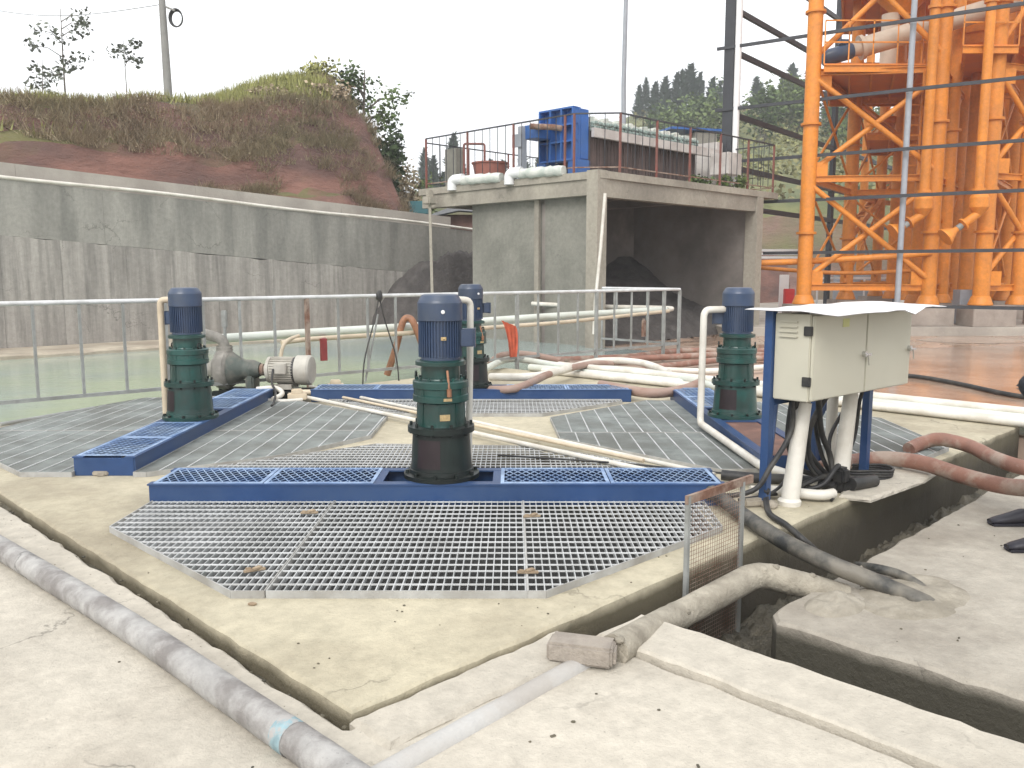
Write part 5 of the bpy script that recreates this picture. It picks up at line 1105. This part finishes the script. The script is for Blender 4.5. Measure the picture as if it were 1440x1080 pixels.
# flanged joints and gusset plates
for k in ('A', 'C', 'D', 'B', 'M', 'O'):
    px, d, rad = COLS[k]; x = X_at(px, d)
    for z in (2.6, 5.5, 8.4):
        m = M(); m.cyl(V((x, d, z - .03)), V((x, d, z - .002)), rad + .07, 18); m.cyl(V((x, d, z + .002)), V((x, d, z + .03)), rad + .07, 18); m.build('column_flange', X['orange'], r)
for a, b in (('A', 'C'), ('D', 'I')):
    for z in (1.37, 4.31, 6.58):
        for k, s in ((a, 1), (b, -1)):
            p = P(k, z, .02); m = M(); m.box(p + V((s * .33, 0, 0)), (.34, .02, .38)); m.build('gusset_plate', X['orange'], r)
# thin pipes and fittings before the columns
def vpipe(px, d, rad, z0, z1):
    x = X_at(px, d); m = M(); m.tube([V((x, d, z0)), V((x, d, z1))], rad, 14)
    for z in (z0 + .05, (z0 + z1) / 2): m.cyl(V((x, d, z - .04)), V((x, d, z + .04)), rad + .05, 14)
    return m.build('riser_pipe', X['orange'], r)
vpipe(1288, 23.2, .13, 3.6, 13); vpipe(1363, 22.7, .12, 3.6, 13); vpipe(1256, 30, .1, TB, 9)
col(1285, 24.6, .20, 4.0); col(1345, 30, .2, 8)
for px, d, ex, ez, lab in ((1365, 22.7, 1322, 2.6, 0), (1288, 23.2, 1250, 2.75, 1)):
    x = X_at(px, d); m = M(); m.lathe([(.12, 3.65), (.24, 3.45), (.24, 3.2), (.10, 3.0)], (x, d, 0), 18)
    q = V((X_at(ex, d), d, ez - .15)); s = V((x, d, 3.05)); m.tube([s, s.lerp(q, .5)], .11, 12); m.cyl(s.lerp(q, .44), s.lerp(q, .49), .17, 14); m.tube([s.lerp(q, .5), s.lerp(q, .72), q], [.07, .08, .24], 14); m.cyl(q, q + (q - s).normalized() * .04, .25, 14); m.build('chute', X['orange'], r)
    m = M(); m.tube([s.lerp(q, .52), s.lerp(q, .66)], .085, 12); m.build('chute_collar', X['galvold'], r)
# horizontal orange pipes near the base
m = M(); m.tube(smooth([B(1062, 370, 24.5), B(1120, 368, 24.3), B(1180, 365, 24), B(1260, 360, 23.6), B(1310, 355, 23.4)], 4), .085, 12); m.build('header_pipe', X['orange'], r)
m = M(); m.tube(smooth([B(1062, 376, 26), B(1180, 384, 25), B(1280, 381, 24.4)], 4), .06, 10); m.build('header_pipe', X['orange'], r)
# platforms with railings
def platform(x0, x1, y0, y1, z, n=16, rail=True, deep=.20):
    global r
    root = r; before = len(BUILT)
    platform_(x0, x1, y0, y1, z, rail, deep)
    k = ((x0 + x1) / 2) / y0                      # the bays fan out with the tower's splayed grid
    for o in BUILT[before:]:
        for v in o.data.vertices: v.co.x += k * .93 * (v.co.y + OFF[root.name].y - y0)
def platform_(x0, x1, y0, y1, z, rail=True, deep=.20):
    m = M(); m.bx(x0, x1, y0, y1, z - .03, z); m.build('deck_plate', X['orangegrey'], r)
    for yy in (y0, y1): beam(V((x0, yy, z - .03 - deep / 2)), V((x1, yy, z - .03 - deep / 2)), .10, deep - .01, 'platform_beam')
    k = int((x1 - x0) / .6)
    for i in range(k + 1):
        x = x0 + .06 + (x1 - x0 - .12) * i / k; m = M(); m.bx(x - .03, x + .03, y0 + .06, y1 - .06, z - .17, z - .031); m.build('joist', X['orange'], r)
    if rail:
        for zz in (.55, 1.1):
            m = M(); m.bar((x0, y0 + .03, z + zz), (x1, y0 + .03, z + zz), .035, .035); m.bar((x0, y1 - .03, z + zz), (x1, y1 - .03, z + zz), .035, .035); m.build('guard_rail', X['orange'], r)
        k = int((x1 - x0) / .55)
        for i in range(k + 1):
            x = x0 + (x1 - x0) * i / k; m = M(); m.bar((x, y0 + .03, z), (x, y0 + .03, z + 1.1), .035, .035); m.build('guard_post', X['orange'], r)
xa = X_at(1135, 24); platform(xa + .05, X_at(1300, 24), 23.75, 28.5, 7.03)
platform(X_at(1318, 23.3), X_at(1392, 23.3), 22.9, 26.5, 7.30)
platform(X_at(1400, 23.3), X_at(1520, 23.3), 22.9, 26.5, 7.42)
platform(X_at(1200, 30), X_at(1400, 30), 29, 33.5, 6.6, rail=False)
platform(X_at(1205, 27), X_at(1300, 27), 27, 30.5, 5.75, rail=False)
platform(X_at(1160, 27), X_at(1300, 27), 27, 31, 9.9)
# hopper with cone, white outlet pipe, silo drums above the platforms
x = X_at(1244, 26); m = M(); m.lathe([(0, 12.8), (.95, 12.8), (.95, 9.75), (.80, 9.45), (.40, 9.05), (.28, 8.9), (.28, 8.85)][::-1], (x, 26, 0), 28); m.lathe([(.97, 9.78), (1.02, 9.78), (1.02, 9.68), (.97, 9.68)], (x, 26, 0), 28); m.build('hopper', X['orange'], r)
m = M(); x = X_at(1229, 26); m.tube([V((x, 26, 7.3)), V((x, 26, 8.9))], .25, 18); m.build('outlet_pipe', X['beige'], r)
m = M(); x = X_at(1244, 28.6); m.tube([V((x, 28.6, 7.3)), V((x, 28.6, 10))], .2, 14); m.build('vessel_pipe', X['orange'], r)
for px, d, rad, z0, z1 in ((1350, 25.6, .62, 7.9, 13), (1440, 26, .7, 8.0, 13), (1270, 30.5, .7, 6.7, 9.6), (1385, 31, .8, 4.9, 8.5)):
    x = X_at(px, d); m = M(); m.lathe([(0, z0 - .5), (.25, z0 - .5), (rad, z0), (rad, z1), (0, z1)], (x, d, 0), 26); m.lathe([(rad, z0 + .3), (rad + .05, z0 + .3), (rad + .05, z0 + .4), (rad, z0 + .4)], (x, d, 0), 26); m.build('vessel', X['orange'], r)
m = M()
for s in (-.22, .22):
    x = X_at(1262, 24.6) + s; m.bar((x, 24.4, 4.1), (x + .0, 24.4, 7.3), .04, .06)
for i in range(12): m.bar((X_at(1262, 24.6) - .22, 24.4, 4.2 + .27 * i), (X_at(1262, 24.6) + .22, 24.4, 4.2 + .27 * i), .025, .025)
m.build('ladder', X['orange'], r)
m = M(); a, b = B(1345, 330, 29), B(1402, 150, 31)
m.bar(a, b, .05, .2); m.bar(a + V((.0, 1.0, 0)), b + V((0, 1.0, 0)), .05, .2)
for i in range(16):
    p = a.lerp(b, i / 15.5); m.box(p + V((0, .5, 0)), (.24, .95, .03))
m.build('stair', X['orange'], r)
m = M(); a, b = B(1200, 330, 30), B(1290, 215, 33); m.bar(a, b, .05, .2); m.bar(a + V((0, .9, 0)), b + V((0, .9, 0)), .05, .2)
for i in range(18): m.box(a.lerp(b, i / 17.5) + V((0, .45, 0)), (.22, .85, .03))
m.build('stair', X['orange'], r)
# screw conveyor on the platform
r = thing('screw_conveyor', 'beige screw conveyor tube slanting up through the orange tower, navy motor', 'conveyor', B(1205, 70, 24.6))
a, b = B(1214, 66, 24.6), B(1460, -8, 24.2); m = M(); m.tube([a, a.lerp(b, .5), b], .27, 20); m.build('tube', X['beige'], r)
d = (a - b).normalized(); m = M(); m.tube([a, a + d * .10], .33, 20); m.tube([a + d * .10, a + d * .28], [.22, .18], 20); m.build('end_flange', X['beige'], r)
m = M(); m.tube([a + d * .28, a + d * .34, a + d * 1.0, a + d * 1.12], [.18, .22, .22, .18], 20); m.box(a + d * .6 + V((.03, -.05, .28)), (.25, .2, .14), .1, .02); m.build('motor', X['navy'], r)
# concrete footings under the front columns
for px, d, w, h in ((1295, 23.75, 1.35, .56), (1385, 23.3, 1.15, .56), (1128, 24.1, .9, .56), (1475, 24.1, 1.0, .56), (1410, 27.0, 1.2, .56), (1333, 27.4, 1.0, .56), (1187, 28.0, .9, .56), (1228, 32.0, .9, .56)):
    x = X_at(px, d); m = M(); m.bx(x - w / 2, x + w / 2, d - .45, d + .45, .085, .09 + h, .015)
    lab = {1295: 'wide concrete footing under two orange columns, beside the cabinet roof', 1385: 'concrete footing under the thick front orange column', 1128: 'concrete footing under the leftmost orange column', 1475: 'concrete footing at the right photo edge', 1410: 'concrete footing of the column behind the thick front one', 1333: 'concrete footing behind the wide front footing', 1187: 'concrete footing under the second orange column from the left', 1228: 'small concrete footing far back under the tower'}[px]
    m.build('column_footing', X['footing'], None, lab, 'footing')
m = M(); x = X_at(1352, 24.2); m.bx(x - .2, x + .2, 24.0, 24.4, .1, 1.05); m.bx(x - .14, x + .14, 23.985, 24.0, .35, .8); m.build('pump_stand', X['polegrey'], None, 'small grey machine stand between the orange columns', 'machine')
# things behind: white pipe racks, red boxes
for i, (px0, px1, y, d) in enumerate(((1062, 1130, 352, 33), (1062, 1130, 357, 33), (1062, 1130, 362, 34), (1130, 1330, 391, 34), (1130, 1330, 398, 34), (1330, 1480, 392, 36), (1330, 1480, 400, 36))):
    m = M(); m.bar(B(px0, y, d), B(px1, y, d), .06, .09)
    m.build('pipe_rack_rail', X['plainwhite'], None, 'white horizontal rail low behind the orange tower', 'rail', 'white rails behind the orange tower')
for i in range(9):
    px = 1150 + i * 33; a = B(px, 391, 34.1); m = M(); m.bar(V((a.x, a.y, .1)), V((a.x, a.y, a.z)), .06, .06); m.build('rack_post', X['plainwhite'], None, 'white short post carrying the rails behind the orange tower', 'post', 'white posts behind the orange tower')
a = B(1110, 400, 28); m = M(); m.box(V((a.x, a.y, .55)), (.30, .25, .9), 0, .02); m.build('fire_box', X['redbox'], None, 'red box standing left of the leftmost orange column', 'box')
a = B(1103, 390, 28.6); m = M(); m.box(V((a.x, a.y, .8)), (.32, .05, 1.3), .1, .01); m.build('white_board', X['plainwhite'], None, 'white board leaning behind the red box', 'board')
a = B(1205, 400, 36); m = M(); m.box(V((a.x, a.y, .8)), (1.6, 1.0, 1.5), .1, .03); m.build('equipment_box', X['polegrey'], None, 'grey equipment box low behind the orange tower', 'box')
X['under'] = leafmat('hillside_scrub', (.20, .20, .08), (.17, .13, .075), .12)
# ------------------------------------------------------------ far hill with cypresses
def fhill(x, y):
    z = -.5; bank = 34 + 3 * mnoise.noise(V((x * .08, 0, 0)))
    t = y - 46 - 2 * mnoise.noise(V((x * .1, 3, 0)))
    z += 5.8 * max(0, min(1, t / 2.2)) ** .7
    k = math.exp(-((x - 30) / 32) ** 2); tt = max(0, min(1, (y - 50) / 75)); z += 22.0 * k * (tt ** 1.0) * (.9 + .2 * mnoise.noise(V((x * .04, y * .04, 0)))) + .9 * fb(x, y, .15) * min(1, max(0, t / 3))
    return z
heightfield(-30, 150, 44, 190, 170, 140, fhill).build('far_hill', X['farhill'], kind='structure')
def make_cypress(seed, h, w):
    rn = random.Random(seed); r = thing('cypress', 'x', 'tree', (0, 0, 0)); m = M(); n = 46
    for lv in range(n):
        f = lv / n; z = h * (.06 + .94 * f); rad = w * (1 - f) ** .75 * (1 if f > .12 else .6 + f * 3) * rn.uniform(.75, 1.15); k = 14 if f < .8 else 8
        for j in range(k):
            a = rn.uniform(0, 2 * pi); rr = rad * rn.uniform(.35, 1.0); c = V((cos(a) * rr, sin(a) * rr, z + rn.uniform(-.1, .1) * h * .3)); s = h * rn.uniform(.05, .10)
            o = V((cos(a), sin(a), rn.uniform(.2, 1.4))).normalized(); sd = V((-sin(a), cos(a), rn.uniform(-.4, .4))).normalized()
            m.add([c - o * s * .6, c + sd * s * .42, c + o * s, c - sd * s * .42], [(0, 1, 2, 3)])
    t = M(); t.tube([V((0, 0, -.6)), V((0, 0, h * .9))], [.16, .03], 6); t.build('trunk', X['bark'], r); m.build('crown', X['needle'], r); return r
protos = [make_cypress(1, 6.6, 1.5), make_cypress(2, 7.6, 1.9), make_cypress(3, 5.6, 1.9)]
rn = random.Random(15); used = [0, 0, 0]
spots = [(893, 118), (902, 120), (915, 112), (928, 108), (944, 112), (952, 105), (962, 108), (975, 112), (992, 105), (1003, 108), (1052, 112), (1058, 116), (1088, 112), (1100, 118), (1106, 114), (1123, 116), (1150, 118), (1165, 112), (1182, 120), (1200, 114), (1232, 118), (1262, 122),
         (612, 90), (625, 84), (640, 92), (652, 86), (690, 96), (708, 90), (735, 104), (755, 98), (600, 95)]
names = ['slender dark cypress on the ridge of the far hill', 'tall broad cypress on the ridge of the far hill', 'short bushy cypress on the ridge of the far hill']
for i, (px, d) in enumerate(spots):
    k = rn.randrange(3); x = X_at(px, d); y = d
    o = protos[k] if not used[k] else copy_tree(protos[k]); used[k] += 1
    zb = fhill(x, y)
    if px < 800:
        zb = B(px, 225 + 4 * (i % 3), d).z - 4.0; lab = ['slender cypress seen through the deck railing left of the press', 'broad cypress seen through the deck railing left of the press', 'bushy cypress seen through the deck railing left of the press'][k]
    else: lab = names[k]
    s = rn.uniform(.8, 1.15) * (.82 if px > 800 else .8); o.location = (x, y, zb - .3); o.scale = (s * rn.uniform(.85, 1.35), s * rn.uniform(.85, 1.35), s); o.rotation_euler.z = rn.uniform(0, 6)
    o['label'] = lab; o['group'] = 'cypresses on the far hill' if px > 800 else 'cypresses behind the deck'
heightfield(-70, 20, 70, 190, 60, 60, lambda x, y: 4.0 + 6.5 * max(0, min(1, (y - 70) / 40)) * math.exp(-((x + 14) / 40) ** 2) + .8 * fb(x, y, .1)).build('distant_hill', X['farhill'], kind='structure')
# broadleaf trees on the far slope
sp = [(925, 92, 'leafmid'), (945, 86, 'bush'), (965, 84, 'bush'), (982, 92, 'leafmid'), (1000, 84, 'bush'), (1062, 80, 'leafmid'), (1085, 88, 'bush'), (1110, 82, 'bush'), (1160, 84, 'leafmid'), (1190, 78, 'bush'), (1225, 80, 'leafmid'), (1255, 76, 'bush'), (1290, 74, 'leafmid'), (1330, 70, 'bush'), (1370, 66, 'leafmid'), (1405, 62, 'bush'), (1435, 60, 'leafmid')]
for i, (px, d, mt) in enumerate(sp):
    x = X_at(px, d); h = rn.uniform(3.2, 5.2); w = rn.uniform(1.5, 2.3)
    bush('hillside_tree', (x, d, fhill(x, d) - .3), (w, w, h), 1000, .42, 200 + i, mt, 'round leafy %s tree on the slope of the far hill' % ('dark green' if mt == 'leafmid' else 'light green'), 'tree', 'leafy trees on the far hill', 10)
fm = M()
for i in range(5200):
    x = rn.uniform(5, 75); y = rn.uniform(48, 118); z = fhill(x, y)
    if fhill(x, y) - fhill(x, y - .5) > .55: continue
    if mnoise.noise(V((x * .12, y * .1, 7))) < -.25: continue
    s = rn.uniform(.5, 1.4)
    for _ in range(9): leaf(fm, V((x + rn.gauss(0, s), y + rn.gauss(0, s), z + rn.uniform(0, s * .9))), rn.uniform(.2, .5), rn)
fm.build('hillside_undergrowth', X['under'], kind='stuff')
# ------------------------------------------------------------ person at the right edge, seen only in part
def person():
    base = V((3.23, 4.98, -.10)); r = thing('person', 'person in dark padded coat and dark shoes, cut off by the right photo edge', 'person', base)
    def skin(name, vs, es, rad, mt, sub=2, par=r):
        me = bpy.data.meshes.new(name); me.from_pydata([V(v) for v in vs], es, []); me.materials.append(X[mt]); o = bpy.data.objects.new(name, me); COL.objects.link(o); OFF[o.name] = OFF[par.name]; o.parent = par
        sk_ = o.modifiers.new('skin', 'SKIN'); 
        for i, rr in enumerate(rad): me.skin_vertices[0].data[i].radius = rr if isinstance(rr, tuple) else (rr, rr)
        me.skin_vertices[0].data[0].use_root = True
        ss = o.modifiers.new('sub', 'SUBSURF'); ss.levels = sub; ss.render_levels = sub
        for p in me.polygons: p.use_smooth = True
        sk_.use_smooth_shade = True; return o
    # faces left (-x); near leg in front of the far one
    vs = [(.08, .12, .95), (.07, .12, 1.15), (.06, .12, 1.38), (.02, .12, 1.50), (-.01, .12, 1.58), (-.05, .12, 1.66), (-.03, .12, 1.75),
          (.08, .03, .90), (.05, -.02, .50), (.05, -.03, .09), (.10, .22, .90), (.16, .38, .50), (.24, .50, .09),
          (.08, -.07, 1.40), (.05, -.18, 1.13), (-.27, -.13, .95), (.08, .31, 1.40), (.16, .38, 1.12), (.03, .36, 1.00)]
    es = [(0, 1), (1, 2), (2, 3), (3, 4), (4, 5), (5, 6), (0, 7), (7, 8), (8, 9), (0, 10), (10, 11), (11, 12), (2, 13), (13, 14), (14, 15), (2, 16), (16, 17), (17, 18)]
    rad = [(.14, .15), (.12, .14), (.11, .15), .06, .065, (.095, .085), .075, .085, .06, .045, .085, .06, .045, .06, .048, .034, .06, .048, .034]
    skin('body', vs, es, rad, 'skin')
    # trousers
    skin('trousers', [(.08, .12, .95), (.08, .04, .86), (.05, -.02, .50), (.05, -.03, .10), (.10, .20, .86), (.16, .38, .50), (.24, .50, .10)], [(0, 1), (1, 2), (2, 3), (0, 4), (4, 5), (5, 6)], [(.15, .16), .10, .078, .068, .10, .078, .068], 'coat', 2)
    # padded coat: trunk with full hem, sleeves into the pockets
    skin('coat', [(.11, .12, 1.1), (.08, .12, .92), (.08, .12, .84), (.10, .12, 1.30), (.09, .12, 1.44), (.03, .12, 1.52), (.10, -.09, 1.40), (.05, -.18, 1.14), (-.315, -.12, .93), (.10, .33, 1.40), (.17, .41, 1.13), (.05, .38, 1.0), (-.21, -.15, 1.03)],
         [(7, 12), (12, 8), (0, 1), (1, 2), (0, 3), (3, 4), (4, 5), (4, 6), (6, 7), (4, 9), (9, 10), (10, 11)], [(.17, .20), (.17, .20), (.16, .19), (.18, .20), (.14, .17), .08, .085, .085, .125, .085, .075, .06, .105], 'coat', 2)
    for x, y, z in ((-.05, -.03, 0), (.14, .50, 0)):
        m = M(); o = OFF[r.name]
        prof = [(-.24, .030, .03), (-.20, .044, .045), (-.12, .048, .07), (-.04, .042, .10), (.04, .040, .10), (.07, .03, .08)]
        rings = []; n = 12
        for px, w, h in prof: rings.append([V((x + px, y + cos(t) * w, h / 2 + .012 + sin(t) * h / 2)) for t in [k * 2 * pi / n for k in range(n)]])
        vs_ = [p + o for rg in rings for p in rg]; fs_ = [(i * n + j, i * n + (j + 1) % n, (i + 1) * n + (j + 1) % n, (i + 1) * n + j) for i in range(len(prof) - 1) for j in range(n)]
        m.add(vs_, fs_ + [list(range(n)), [(len(prof) - 1) * n + k for k in range(n)][::-1]], True); m.bx(o.x + x - .235, o.x + x + .075, o.y + y - .045, o.y + y + .045, o.z, o.z + .02, .008); m.build('shoe', X['shoe'], r)
    o = OFF[r.name]; m = M(); m.ico(o + V((-.01, .12, 1.72)), (.115, .092, .105), 3, .06, 2); m.build('hair', X['hair'], r)
    m = M(); m.ico(o + V((-.155, .12, 1.655)), (.022, .014, .026), 2, 0, 1); m.build('nose', X['skin'], r)
    for s in (-1, 1):
        m = M(); m.ico(o + V((-.125, .12 + s * .032, 1.685)), (.012, .013, .009), 2, 0, 1); m.build('eye', X['hair'], r)
        m = M(); m.ico(o + V((-.02, .12 + s * .088, 1.665)), (.022, .010, .032), 2, .1, 1); m.build('ear', X['skin'], r)
    m = M(); m.box(o + V((-.137, .12, 1.615)), (.012, .042, .008), 0, .003); m.build('mouth', X['maroon'], r)
person()
# ------------------------------------------------------------ light haze over the valley
m = M(); m.bx(-205, 205, -65, 245, -1.75, 38)
hz = bpy.data.materials.new('thin_haze'); hz.use_nodes = True; t = hz.node_tree; t.nodes.clear()
o_ = t.nodes.new('ShaderNodeOutputMaterial'); v_ = t.nodes.new('ShaderNodeVolumePrincipled'); v_.inputs['Color'].default_value = (.93, .95, .97, 1); v_.inputs['Density'].default_value = .0016
t.links.new(v_.outputs[0], o_.inputs['Volume'])
m.build('haze', hz, kind='stuff')
